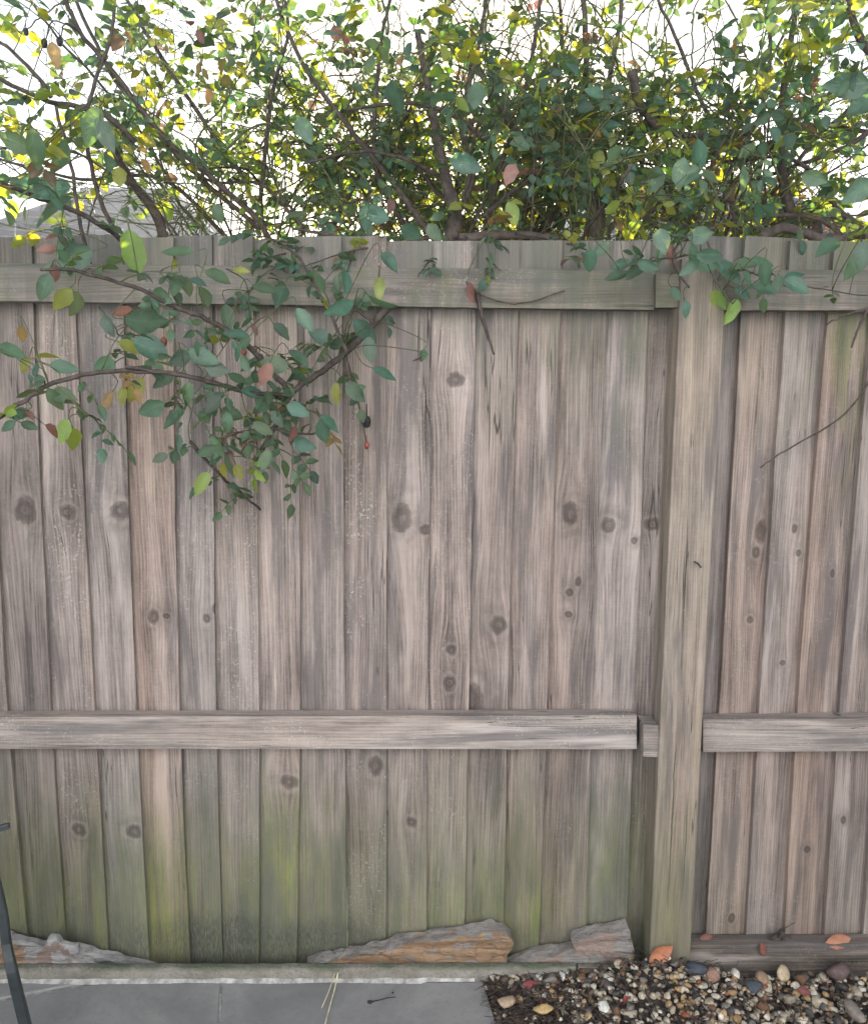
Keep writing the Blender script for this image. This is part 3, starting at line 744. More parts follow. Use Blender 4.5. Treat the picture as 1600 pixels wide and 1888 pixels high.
# --- the big tangled rose behind the fence, middle
mid = Shrub('tangled_shrub', 'large dense tangled rose shrub with a dark trunk behind the middle of the fence', (.05, .45, -.06), 5, BACKW, 'rose shrubs leaning over the fence')
r = mid.r
mid.trunk.tube(smooth([Vector((.06, .5, -.1)), Vector((.04, .42, .6)), Vector((.05, .3, 1.3)), at(830, 470, .22), at(838, 395, .24), at(822, 330, .28), at(800, 220, .35), at(770, 60, .45)], 6), np.linspace(.032, .009, 43), 8)
mid.trunk.tube(smooth([Vector((.42, .6, -.1)), Vector((.42, .5, .8)), at(1095, 470, .34), at(1088, 375, .34), at(1060, 335, .36), at(1000, 285, .4), at(950, 240, .45), at(880, 120, .55)], 6), np.linspace(.03, .008, 43), 8)
T = [([(1062,430),(1052,360),(1050,290),(1075,200),(1080,90),(1070,-60)],(.5,.7),(16,8)), ([(835,470),(800,440),(770,400),(720,330),(640,230),(560,120),(500,-20)],(.25,.45),(14,6)),
     ([(845,440),(930,432),(1010,437),(1060,432)],(.18,.2),(17,14)), ([(1165,130),(1175,185),(1215,235),(1285,252),(1380,245)],(.3,.35),(16,10)),
     ([(880,480),(905,380),(925,300),(960,200),(985,80),(1000,-40)],(.35,.6),(11,6)), ([(830,420),(870,330),(850,220),(880,100),(900,-30)],(.25,.5),(12,6)),
     ([(1095,400),(1130,300),(1115,200),(1140,60),(1150,-40)],(.5,.7),(12,6)), ([(780,470),(700,330),(690,220),(705,60),(730,-40)],(.4,.6),(10,5)),
     ([(830,450),(760,470),(640,440),(540,420)],(.15,.05),(10,5)), ([(900,260),(840,215),(760,190),(640,200)],(.3,.2),(10,5)), ([(960,480),(1010,390),(1010,250),(1035,110),(1030,-30)],(.6,.8),(10,5)),
     ([(890,400),(960,340),(1060,260),(1180,200),(1300,150)],(.3,.5),(9,4)), ([(820,330),(740,290),(660,280),(560,300)],(.3,.1),(8,4)),([(600,450),(660,330),(740,230),(800,100),(830,-30)],(.6,.8),(9,5))]
for px, Y, rp in T: mid.trace(px, Y, rp, .11, .035)
for k in range(36):
    x = r.uniform(-.45, .85); y = r.uniform(.25, .95)
    mid.grow((x, y, r.uniform(1.35, 1.65)), (r.normal(0, .45)+(x-.15)*.6, r.normal(-.05, .22), 1), r.uniform(.7, 1.35), r.uniform(.004, .009), 2, .55, .041)
# fine low clutter just above the fence line
for k in range(34):
    x = r.uniform(-.5, .9); y = r.uniform(.05, .5)
    mid.side(mid.node(-.6, 1., 1.5, 1.95), (r.normal(0, 1), r.normal(-.2, .4), r.uniform(-.1, .8)), r.uniform(.1, .3), .0022, .036, gap=.05)
for px, py, sz, an, k in [(622,478,50,100,'t'),(745,520,42,90,'y'),(545,395,45,170,'g'),(690,395,60,200,'t'),(560,240,50,70,'g'),(730,180,60,80,'t'),(880,175,50,90,'t'),(940,320,40,120,'p'),(860,300,60,10,'t'),(760,430,50,30,'t'),(800,430,40,60,'g'),(1210,330,50,100,'t'),(1255,320,55,100,'t'),(1260,370,45,30,'t'),(1285,290,60,90,'t'),(720,380,30,90,'p'),(870,540,40,80,'p'),(830,535,25,80,'p'),(905,480,35,80,'g'),(895,455,40,100,'t'),(900,500,30,60,'t'),(945,392,45,70,'l')]:
    mid.single(px, py, sz, an, k, r.uniform(-.12, .15))
mid.trace([(880,540),(893,600),(912,655)], (-.07, -.045), (10, 4), leaves=False)
mid.trace([(860,520),(890,545),(960,560),(1040,535)], (-.08, -.07), (4, 2), leaves=False)
mid.w = FRONTW           # short sprays that spill over the top of the boards
for px, Y, rp in [([(790,440),(720,450),(640,465),(560,490)],(.1,-.12),(5,2)), ([(840,440),(800,470),(770,510)],(.12,-.1),(5,2)), ([(860,440),(890,470),(925,500)],(.12,-.1),(5,2)), ([(950,430),(1030,445),(1110,470)],(.15,-.12),(5,2)), ([(700,430),(660,450),(640,500)],(.12,-.1),(4,2)), ([(560,430),(540,460),(470,480)],(.12,-.1),(4,2)), ([(1060,430),(1070,460),(1085,490)],(.12,-.1),(4,2))]:
    mid.trace(px, Y, rp, .045, .031, tw=False, skip=.2)
mid.w = BACKW
for k in range(320):      # bare inner twigs fanning upward
    x = r.uniform(-.4, .9); y = r.uniform(.2, .9)
    mid.side(mid.node(-.6, 1.1, 1.55, 2.6), (r.normal(0, .5)+(x-.2)*.5, r.normal(0, .2), 1.), r.uniform(.25, .6), r.uniform(.0018, .0034), .03, leaf=False)
mid.done()

# --- the rose on the left whose sprays hang over the fence
lf = Shrub('rose_bush', 'left rose bush whose leafy canes arch over the fence and hang in front of it', (-.75, .4, -.06), 9, BACKW, 'rose shrubs leaning over the fence')
r = lf.r
lf.trunk.tube(smooth([Vector((-.75, .45, -.1)), Vector((-.72, .4, .9)), Vector((-.7, .3, 1.6)), at(300, 430, .2), at(240, 330, .1), at(190, 240, 0)], 6), np.linspace(.024, .006, 31), 8)
for px, Y, rp in [([(500,450),(470,400),(370,310),(300,250),(215,140),(150,60),(110,-30)],(.35,.1),(11,6)), ([(480,425),(330,290),(215,150),(130,-20)],(.5,.4),(9,5)),
     ([(250,262),(190,210),(90,185),(0,145),(-60,120)],(.0,-.2),(10,5)), ([(95,180),(60,130),(0,75),(-40,40)],(-.1,-.2),(7,4)), ([(245,475),(210,430),(120,380),(60,360),(0,335),(-60,320)],(.0,-.35),(9,7)),
     ([(215,432),(190,380),(165,290),(160,200),(200,80),(215,-20)],(.05,.2),(8,5)), ([(168,495),(150,420),(130,300),(100,185)],(-.05,.0),(7,5)), ([(450,330),(360,200),(270,60),(220,-30)],(.5,.6),(8,5)),
     ([(480,370),(500,180),(530,60),(520,-30)],(.5,.6),(8,4)),([(560,420),(480,340),(380,330),(300,250)],(.4,.5),(7,3)),([(420,440),(300,330),(150,330),(20,300)],(.7,.5),(8,4))]:
    lf.trace(px, Y, rp, .10, .042)
for k in range(16):
    x = r.choice([r.uniform(-1.5, -1.1), r.uniform(-.62, -.3), r.uniform(-1.1, -.62)], p=[.35, .45, .2]); y = r.uniform(.2, .8)
    lf.grow((x, y, r.uniform(1.4, 1.7)), (r.normal(0, .5), r.normal(-.05, .25), 1), r.uniform(.45, .95), r.uniform(.003, .006), 2, .6, .041, zmin=1.95 if -1.25 < x < -.45 else 1.7)
for k in range(16):
    x = r.uniform(-1.2, -.3); y = r.uniform(.05, .5)
    lf.side(lf.node(-1.4, -.2, 1.5, 2.0), (r.normal(0, 1), r.normal(-.2, .4), r.uniform(-.1, .8)), r.uniform(.1, .25), .0022, .038, gap=.05)
lf.w = FRONTW
# hanging canes in front of the boards
for px, Y, rp in [([(800,490),(745,530),(690,595),(638,648),(585,690),(535,728),(505,790),(470,850)],(.0,-.20),(15,9)), ([(75,497),(135,498),(250,530),(330,570),(390,592),(460,640),(530,720)],(-.46,-.22),(5,11)),
     ([(-60,800),(0,770),(50,735),(100,705),(200,685),(300,686),(380,702),(450,722),(530,728)],(-.45,-.22),(8,8)), ([(230,678),(330,690),(430,715),(520,735)],(-.34,-.2),(6,7)), ([(480,940),(440,905),(400,870),(350,815)],(-.02,-.2),(4,7)),
     ([(640,648),(600,560),(545,470),(500,440)],(-.2,-.02),(7,4)), ([(690,595),(640,560),(560,520),(470,470)],(-.12,.02),(6,3)), ([(500,790),(560,800),(610,790)],(-.22,-.2),(5,3)), ([(505,790),(430,800),(380,830)],(-.25,-.24),(5,3))]:
    lf.trace(px, Y, rp, .036, .034, tw=True, skip=.10)
LL = [(402,507,50,20,'g'),(445,498,30,0,'y'),(325,465,60,180,'g'),(322,487,22,90,'y'),(245,465,78,80,'l'),(137,475,72,160,'t'),(105,492,52,180,'t'),(82,530,50,110,'t'),(142,560,52,95,'g'),(117,552,46,120,'y'),
 (487,532,46,20,'g'),(515,545,50,120,'t'),(270,595,70,10,'t'),(280,640,72,20,'t'),(245,640,52,20,'y'),(420,585,52,80,'g'),(435,615,58,10,'t'),(20,645,52,20,'t'),(120,677,48,10,'t'),(85,657,42,-10,'y'),(45,672,36,120,'y'),
 (190,675,56,160,'t'),(375,660,60,30,'t'),(505,670,56,200,'g'),(490,690,46,110,'p'),(625,570,60,150,'t'),(705,560,56,30,'t'),(675,610,60,40,'t'),(680,645,50,90,'t'),(710,687,50,20,'t'),(655,722,50,45,'t'),(620,725,42,90,'y'),
 (60,727,52,170,'g'),(100,737,46,60,'g'),(117,727,48,10,'g'),(117,795,46,110,'l'),(137,810,42,80,'l'),(35,765,36,150,'t'),(15,785,32,150,'t'),(55,785,32,20,'t'),(420,780,42,90,'t'),(428,762,42,20,'t'),(485,790,42,30,'g'),
 (597,795,46,70,'t'),(560,820,46,20,'t'),(420,860,46,90,'t'),(400,825,46,60,'g'),(380,832,42,150,'g'),(435,830,40,30,'t'),(440,870,30,70,'y'),(370,890,50,130,'l'),(490,850,44,110,'g'),(320,770,52,140,'t'),(280,755,50,150,'t'),
 (345,725,42,100,'g'),(250,720,52,120,'y'),(197,740,42,120,'o'),(225,730,36,100,'y'),(540,800,34,110,'p'),(470,725,52,10,'t'),(550,755,50,20,'t'),(610,780,46,30,'t'),(470,607,22,60,'p'),(40,615,28,90,'o'),(225,575,42,170,'p'),
 (325,525,42,100,'g'),(345,525,42,60,'g'),(550,660,48,40,'g'),(460,670,50,160,'t'),(400,680,44,10,'d'),(330,660,46,170,'d'),(300,700,46,150,'d'),(390,745,46,140,'d'),(440,700,44,30,'g'),(590,620,50,200,'t'),(560,590,50,60,'g'),(640,520,46,80,'t'),(590,520,44,60,'g'),(700,530,44,90,'y'),(720,480,46,40,'t'),(380,545,44,60,'g'),(300,545,44,20,'g'),(200,600,40,60,'d'),(520,610,40,40,'d'),
 (780,655,26,100,'g'),(768,662,22,150,'p'),(25,262,60,200,'g'),(65,275,64,80,'g'),(110,290,60,110,'t'),(170,235,70,110,'g'),(195,250,56,70,'d'),(60,345,70,10,'t'),(95,350,70,170,'t'),(95,385,80,150,'t'),(180,185,50,40,'p'),(100,100,40,80,'o'),(95,160,36,170,'p')]
LL = [q for q in LL if q[:2] not in ((180,185),(95,160))]
for px, py, sz, an, k in LL: lf.single(px, py, sz, an, k, r.uniform(-.42, -.12))
lf.hips([(302,629,6,-.2,HIP),(676,820,5,-.03,HIP),(450,648,5,-.2,HIP),(110,75,5,.0,DARKPOD),(82,78,5,.0,DARKPOD),(48,57,4,.0,DARKPOD),(676,776,8,-.03,DARKPOD),])
lf.trace([(110,70),(122,42),(150,60)], (.0,.05), (2,2.5), leaves=False); lf.trace([(82,74),(100,38),(150,60)], (.0,.05), (2,2.5), leaves=False); lf.trace([(48,53),(80,28),(120,0)], (.0,.05), (2,2.5), leaves=False)
lf.trace([(676,818),(668,775),(648,700),(638,650)], (-.03,-.1), (2,2.5), leaves=False)
lf.done()

# --- shrub on the right, thin crossing twigs and a spray over the post
rt = Shrub('leafy_shrub', 'right hand rose shrub of fine crossing twigs with a green spray over the post', (1.05, .5, -.06), 13, BACKW, 'rose shrubs leaning over the fence')
r = rt.r
rt.trunk.tube(smooth([Vector((1.05, .55, -.1)), Vector((1.0, .5, .9)), at(1500, 470, .4), at(1460, 400, .4), at(1440, 300, .42), at(1445, 160, .5), at(1470, 0, .55)], 6), np.linspace(.026, .007, 37), 8)
for px, Y, rp in [([(1590,420),(1540,380),(1500,320),(1440,290),(1330,300)],(.3,.4),(10,5)), ([(1640,210),(1560,270),(1480,300),(1390,330),(1250,345)],(.3,.5),(9,5)), ([(1640,130),(1580,60),(1560,-30)],(.3,.4),(16,9)), ([(1640,250),(1500,230),(1400,270),(1290,280)],(.5,.6),(8,4)),
     ([(1560,440),(1500,400),(1400,400),(1300,420),(1200,400)],(.2,.3),(9,5)), ([(1440,440),(1380,330),(1300,200),(1250,80),(1200,-30)],(.5,.7),(9,5)), ([(1360,450),(1350,380),(1340,330),(1400,210),(1420,90),(1400,-30)],(.3,.5),(9,5)),
     ([(1300,450),(1350,340),(1450,240),(1560,150),(1640,100)],(.5,.7),(8,4)), ([(1400,440),(1450,420),(1520,440),(1600,430)],(.05,.1),(18,14))]:
    rt.trace(px, Y, rp, .12, .040)
for k in range(20):
    x = r.uniform(.55, 1.6); y = r.uniform(.3, .95)
    rt.grow((x, y, r.uniform(1.4, 1.7)), (r.normal(0, .5)-(x-1.1)*.3, r.normal(-.05, .22), 1), r.uniform(.6, 1.2), r.uniform(.003, .007), 2, .55, .041)
for k in range(60):      # the bare crossing twigs low on the right
    rt.side(rt.node(.5, 1.5, 1.6, 2.3), (r.choice([-1, 1])*1., r.normal(0, .3), r.normal(.15, .4)), r.uniform(.15, .4), .0024, .036, leaf=r.rand() < .35, gap=.09)
rt.w = FRONTW
for px, Y, rp in [([(1320,420),(1260,440),(1240,480),(1270,530)],(-.02,-.2),(5,3)), ([(1300,440),(1330,490),(1380,500),(1440,525),(1490,530),(1600,545)],(-.1,-.15),(4,2)), ([(1270,470),(1200,480),(1140,495)],(-.18,-.22),(4,2)), ([(1310,500),(1330,535),(1350,560)],(-.2,-.22),(4,2))]:
    rt.trace(px, Y, rp, .14, .03, tw=False)
for px, py, sz, an, k in [(1087,480,42,90,'t'),(1105,460,42,150,'t'),(1250,435,48,20,'t'),(1292,435,48,0,'t'),(1220,445,46,80,'g'),(1170,497,42,150,'t'),(1145,485,42,170,'t'),(1137,507,42,160,'t'),(1195,490,42,20,'t'),(1217,472,28,90,'t'),(1275,470,42,90,'t'),(1310,470,52,0,'t'),(1270,492,42,150,'t'),(1302,487,46,20,'t'),
     (1345,500,62,40,'t'),(1375,487,52,170,'g'),(1380,520,50,60,'t'),(1410,505,46,90,'t'),(1405,482,42,10,'t'),(1435,522,32,90,'t'),(1470,525,46,20,'t'),(1465,507,40,-20,'t'),(1315,550,32,90,'l'),(1330,552,38,70,'l'),(1350,575,50,110,'l'),(1245,542,28,60,'t'),(1265,570,32,80,'t'),(1235,470,38,80,'p'),(1370,540,36,30,'t'),(1410,532,42,10,'t'),
     (1575,490,52,120,'g'),(1525,455,46,150,'g'),(1590,470,50,100,'g'),(1580,350,60,150,'t'),(1560,160,70,170,'t'),(1590,190,60,150,'t'),(1500,330,40,20,'g'),(1370,330,44,90,'t')]:
    rt.single(px, py, sz, an, k, r.uniform(-.3, -.08))
# dry twig poking in at the right edge
rt.trace([(1640,545),(1600,568),(1560,580),(1522,598)], (-.1, -.16), (7, 3), leaves=False)
rt.trace([(1605,565),(1585,600),(1570,640)], (-.12, -.16), (6, 3), leaves=False)
rt.trace([(1640,640),(1560,760),(1450,830),(1400,862)], (-.06, -.03), (4, 2), leaves=False)
rt.done()

# ------------------------------------------------------------------ neighbours' houses
def house(name, label, pa, pb, py, Y, depth, pitch, tile, seed, ends=(3.2, 3.2)):
    A, B = at(pa, py, Y), at(pb, py, Y); zr = (A.z+B.z)/2; xa, xb = A.x, B.x
    ze = zr - depth*math.tan(pitch); o = empty(name, ((xa+xb)/2, Y, -.06)); tag(o, label, 'house', 'houses beyond the fence')
    roof = None; gauge = .30; ls = depth/math.cos(pitch); nr = int(ls/gauge)
    rgn = random.Random(seed)
    V = []; F = []
    def slope(fn):                        # stepped tile courses down one slope; fn(t, s, lift) -> point
        for k in range(nr):
            t0, t1 = k/nr, (k+1)/nr; m = 26
            for i in range(m):
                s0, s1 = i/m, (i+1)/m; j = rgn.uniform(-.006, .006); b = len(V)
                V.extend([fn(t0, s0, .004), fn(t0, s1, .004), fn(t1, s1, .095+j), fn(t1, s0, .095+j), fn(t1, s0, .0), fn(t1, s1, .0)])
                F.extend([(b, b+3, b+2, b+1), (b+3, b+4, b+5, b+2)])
    e0, e1 = ends
    def lift(p, n, h): return (p[0]+n[0]*h, p[1]+n[1]*h, p[2]+n[2]*h)
    c, s_ = math.cos(pitch), math.sin(pitch)
    for sg in (-1, 1):
        slope(lambda t, s, h, sg=sg: lift((xa-e0*t+((xb+e1*t)-(xa-e0*t))*s, Y+sg*depth*t, zr-(zr-ze)*t), (0, sg*s_, c), h))
    slope(lambda t, s, h: lift((xa-e0*t, Y-depth*t+2*depth*t*s, zr-(zr-ze)*t), (-s_, 0, c), h))
    slope(lambda t, s, h: lift((xb+e1*t, Y-depth*t+2*depth*t*s, zr-(zr-ze)*t), (s_, 0, c), h))
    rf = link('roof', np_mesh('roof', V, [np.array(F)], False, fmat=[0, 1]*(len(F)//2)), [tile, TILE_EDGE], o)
    t = Tubes()
    t.tube([(xa-.1, Y, zr+.03), (xb+.1, Y, zr+.03)], .09, 8)
    for p, sx, e in ((xa, -1, e0), (xb, 1, e1)):
        for sg in (-1, 1): t.tube([(p, Y, zr+.02), (p+sx*e, Y+sg*depth, ze+.02)], .075, 8)
    t.build('ridge_tiles', tile, rf)
    bm = bmesh.new(); prism(bm, [(xa-e0+.35, Y-depth+.35), (xb+e1-.35, Y-depth+.35), (xb+e1-.35, Y+depth-.35), (xa-e0+.35, Y+depth-.35)], -.06, ze)
    bm_obj('wall', bm, RENDERW, o)
    for sg in (-1, 1):
        y_ = Y+sg*depth; bm = bmesh.new()
        prism(bm, [(xa-e0, y_-.012), (xb+e1, y_-.012), (xb+e1, y_+.012), (xa-e0, y_+.012)], ze-.2, ze-.01)
        bm_obj('fascia', bm, FASCIA, o)
    return o
house('hipped_house', 'house at the left with a low hipped roof of pale tiles seen above the fence', 160, 322, 358, 15.5, 4.2, R(31), TILE, 2, (3.0, 2.6))
house('hipped_house', 'house at the right with a grey hipped roof mostly hidden by the twigs', 1075, 1370, 338, 17, 4.4, R(31), TILE2, 3, (1.9, 3.6))

# the rendered house the photographer stands in front of; the low sun falls full on it and it throws light back on the fence
def own_house():
    o = empty('own_house', (0, -4.8, -.06)); tag(o, 'white rendered house standing across the patio from the fence', 'house')
    y0 = -4.6
    bm = bmesh.new()
    xs = [-7, -4.2, -2.2, .2, 1.2, 3.0, 5.0, 7]; zs = [-.06, .0, .95, 2.1, 2.9, 3.7, 4.9, 5.3]
    holes = {(1, 2), (3, 1), (3, 2), (5, 2), (1, 5-1), (5, 5-1)}
    holes = {(1, 2), (5, 2), (3, 1), (3, 2), (1, 5), (5, 5)}
    for i in range(7):
        for j in range(7):
            if (i, j) in holes: continue
            prism_y(bm, xs[i], xs[i+1], y0-.25, y0, zs[j], zs[j+1])
    bmesh.ops.remove_doubles(bm, verts=bm.verts, dist=.0005)
    w_ = bm_obj('wall', bm, RENDERW, o)
    for (i, j) in [(1, 2), (5, 2), (1, 5), (5, 5)]:
        bm = bmesh.new(); a, b, c, d = xs[i], xs[i+1], zs[j], zs[j+1]
        for q in ((a, a+.06, c, d), (b-.06, b, c, d), (a+.06, b-.06, c, c+.06), (a+.06, b-.06, d-.06, d), ((a+b)/2-.03, (a+b)/2+.03, c+.06, d-.06)):
            prism_y(bm, q[0], q[1], y0-.16, y0-.09, q[2], q[3])
        f_ = bm_obj('window', bm, FASCIA, o)
        bm = bmesh.new(); prism_y(bm, a+.05, b-.05, y0-.135, y0-.125, c+.05, d-.05); bm_obj('pane', bm, GLASS, f_)
        bm = bmesh.new(); prism_y(bm, a-.05, b+.05, y0+.002, y0+.06, c-.07, c-.01); bm_obj('sill', bm, FASCIA, f_)
    bm = bmesh.new(); prism_y(bm, .21, 1.19, y0-.16, y0-.1, .0, 2.09); d_ = bm_obj('door', bm, FASCIA, o)
    bm = bmesh.new(); prism_y(bm, 1.02, 1.12, y0-.1, y0-.06, 1.0, 1.03); bm_obj('handle', bm, METAL, d_)
    bm = bmesh.new()
    v = [bm.verts.new(p) for p in ((-7.4, y0+.4, 5.25), (7.4, y0+.4, 5.25), (7.4, y0-4, 7.6), (-7.4, y0-4, 7.6), (7.4, y0-8.4, 5.25), (-7.4, y0-8.4, 5.25))]
    bm.faces.new(v[:4]); bm.faces.new((v[3], v[2], v[4], v[5])); bm.faces.new((v[0], v[3], v[5])); bm.faces.new((v[1], v[4], v[2])); bm.faces.new((v[0], v[5], v[4], v[1]))
    bm_obj('roof', bm, TILE, o)
def prism_y(bm, x0, x1, y0, y1, z0, z1):
    prism(bm, [(x0, y0), (x1, y0), (x1, y1), (x0, y1)], z0, z1)
GLASS = simple('window_glass', (.02, .022, .025), .05, .1, 2, 2, 0, .6)
own_house()

# ------------------------------------------------------------------ gravel, litter, small loose things
xpost = pxl+.05
def gz(x, y):
    return -.012 + .058*math.exp(-((x-xpost+.03)/.17)**2)*math.exp(-((y+.13)/.11)**2) + .012*n3(x*6, y*6, 3) + .012*math.exp(-((y+.1)/.05)**2)
def ico(sub):
    bm = bmesh.new(); bmesh.ops.create_icosphere(bm, subdivisions=sub, radius=1)
    V = np.array([v.co[:] for v in bm.verts]); F = np.array([[v.index for v in f.verts] for f in bm.faces]); bm.free(); return V, F
IV, IF = ico(2)
PAL = [((.52, .48, .41), 5), ((.40, .36, .30), 3.2), ((.36, .25, .14), 1.6), ((.46, .34, .20), 1.0), ((.22, .21, .20), 2.2), ((.10, .10, .105), 1.8), ((.20, .12, .08), 1.1), ((.055, .06, .07), .8), ((.26, .10, .06), .35), ((.62, .60, .56), 1.8)]
PW = np.array([w for _, w in PAL]); PW /= PW.sum()
def stone_verts(rs, size):
    V = IV.copy(); a = rs.normal(0, 1, (3, 3))
    V = V*(1 + .16*np.sin(V@a.T[:, :1]*2.1+rs.uniform(0, 6)) + .10*np.sin(V@a.T[:, 1:2]*3.7+rs.uniform(0, 6)))
    for _ in range(3):                       # chipped facets
        n_ = rs.normal(0, 1, 3); n_ /= np.linalg.norm(n_); dd = V@n_; lim = rs.uniform(.55, .85); V = V - np.outer(np.maximum(0, dd-lim), n_)
    V = V*np.array([rs.uniform(.8, 1.25), rs.uniform(.7, 1.0), rs.uniform(.5, .8)])*size
    q = np.linalg.qr(rs.normal(0, 1, (3, 3)))[0]
    t = rs.uniform(0, 6.28); Rz = np.array([[math.cos(t), -math.sin(t), 0], [math.sin(t), math.cos(t), 0], [0, 0, 1]])
    tl = rs.normal(0, .5); Rx = np.array([[1, 0, 0], [0, math.cos(tl), -math.sin(tl)], [0, math.sin(tl), math.cos(tl)]])
    return V@(Rz@Rx).T
rs = np.random.RandomState(4); VV = []; FF = []; CC = []; nv = 0
def edge_x(y): return online(a1, rd, y).x
for layer in range(2):
    y = YK-.006
    while y > -.75:
        sp = .0150 if y > -.42 else .026
        x = edge_x(y)+.012
        while x < 1.75:
            xx, yy = x+rs.uniform(-.006, .006), y+rs.uniform(-.006, .006)
            px_near = (xx-edge_x(yy))
            dens = min(1, .30+px_near*3.2) if layer else min(1, .35+px_near*3.0)
            if xx > pxl-.01 and xx < pxl+.11 and yy > -.105: dens = 0
            if yy > -.09 and xx < pxl+.115: dens *= .6 if xx > at(1160, 1790, -.09).x else 0.
            if rs.rand() < dens*.72 and xx > edge_x(yy)+.008:
                size = min(.019, 0.0051*math.exp(rs.normal(.35, .38)));
                V = stone_verts(rs, size); V += np.array([xx, yy, gz(xx, yy)+layer*.008+rs.uniform(-.002, .004)])
                c = np.array(PAL[rs.choice(len(PAL), p=PW)][0])*rs.uniform(.6, 1.02)*np.array([1.03, .96, .86])
                VV.append(V); FF.append(IF+nv); CC.append(np.tile([*c, 1], (len(V), 1))); nv += len(V)
            x += sp*rs.uniform(.8, 1.3)
        y -= sp
o = link('gravel', np_mesh('gravel', np.concatenate(VV), [np.concatenate(FF)], True, {'tint': np.concatenate(CC)}), STONE)
tag(o, 'mixed cream, tan and grey gravel bed beside the patio', 'gravel', kind='stuff')
# soil surface with lumps under the stones
bm = bmesh.new(); nx, ny = 90, 40; gv = []
for j in range(ny+1):
    y = YK+.002-(.72)*j/ny; row = []
    for i in range(nx+1):
        x = edge_x(y)+.004+(1.75-edge_x(y))*i/nx; row.append(bm.verts.new((x, y, gz(x, y)-.004+.004*n3(x*60, y*60, 7))))
    gv.append(row)
for j in range(ny):
    for i in range(nx): bm.faces.new((gv[j][i], gv[j+1][i], gv[j+1][i+1], gv[j][i+1]))
o = bm_obj('soil', bm, SOIL, None, True); o['kind'] = 'structure'
# dark litter: shreds of leaf, bark and twig on the soil
LI = Leaves(31); tb = Tubes()
for k in range(3600):
    near = rs.rand() < .6
    y = rs.uniform(-.42, -.092); x = edge_x(y)+.01+(rs.exponential(.12) if near else rs.uniform(0, 1.1))
    if x > 1.6 or (pxl-.01 < x < pxl+.11 and y > -.1): continue
    z = gz(x, y)+rs.uniform(.004, .014); a = rs.uniform(0, 6.28)
    c = np.array([(.05, .035, .028), (.09, .06, .04), (.03, .025, .022), (.13, .07, .045), (.12, .10, .07)][rs.randint(5)])*rs.uniform(.7, 1.2)
    if rs.rand() < .6: LI.leaf((x, y, z), (math.cos(a), math.sin(a), rs.normal(0, .35)), (rs.normal(0, .5), rs.normal(0, .5), 1), rs.uniform(.008, .022), rs.uniform(.25, .7), tuple(c), tuple(c), .3, rs.uniform(-.3, .4))
    else:
        l = rs.uniform(.015, .06); tb.tube([(x, y, z+.002), (x+math.cos(a)*l*.5, y+math.sin(a)*l*.5, z+rs.uniform(0, .008)), (x+math.cos(a)*l, y+math.sin(a)*l, z+rs.uniform(-.002, .006))], [.0011, .0009, .0006], 4)
o = LI.build('leaf_litter', LITTER); tag(o, 'dark shreds of dead leaf scattered through the gravel', 'leaf litter', kind='stuff')
o = tb.build('twig_litter', BARK); tag(o, 'dark broken bits of twig scattered through the gravel', 'twigs', kind='stuff')

# bigger stones one can pick out
def bigstone(px, py, rp, col, label, sd, flat=1., Z=.006, long=1.):
    rr = np.random.RandomState(sd); p = atz(px, py, Z); size = rp/1600*(p-CAM).length
    V = stone_verts(rr, size)*np.array([long, 1, flat])
    z = max(gz(p.x, p.y)+.007, Z) if p.y < -.09 else Z
    V -= np.array([0, 0, V[:, 2].min()*.6])
    me = np_mesh('stone', V, [IF], True, {'tint': np.tile([*col, 1], (len(V), 1))})
    o = link('stone', me, STONE); o.location = (p.x, p.y, z)
    tag(o, label, 'stone', 'larger stones on the gravel bed'); return o
bigstone(1014, 1798, 10, (.66, .64, .6), 'bright white angular stone on dark soil just below the kerb', 1)
bigstone(993, 1809, 8, (.55, .52, .49), 'small off-white stone left of and below the bright white one', 2)
bigstone(1036, 1811, 8, (.6, .58, .55), 'small white stone right of and below the bright angular one', 3)
bigstone(932, 1850, 14, (.40, .29, .20), 'flat tan stone near the patio corner', 14, .6, long=1.2)
bigstone(1004, 1866, 13, (.47, .33, .15), 'long orange yellow stone in front of the dark soil', 5, .7, long=1.4)
bigstone(1283, 1822, 14, (.06, .07, .085), 'large blue black stone in the gravel right of the post', 6)
bigstone(1312, 1826, 15, (.28, .17, .13), 'smooth reddish brown stone touching the blue black stone', 7)
bigstone(1387, 1829, 13, (.07, .08, .095), 'second blue black stone, farther right in the gravel', 8)
bigstone(1445, 1806, 12, (.44, .35, .23), 'cream stone with an orange edge below the gravel boards', 9)
bigstone(1402, 1814, 13, (.30, .20, .13), 'brown rounded stone below the stacked gravel boards', 10)
bigstone(1541, 1806, 18, (.13, .09, .085), 'large dull maroon stone by the right end of the gravel boards', 11)
bigstone(1112, 1863, 12, (.62, .59, .53), 'chunky white stone in the middle of the gravel', 12)
bigstone(1575, 1872, 17, (.24, .20, .17), 'large grey brown stone at the right edge of the gravel', 13)

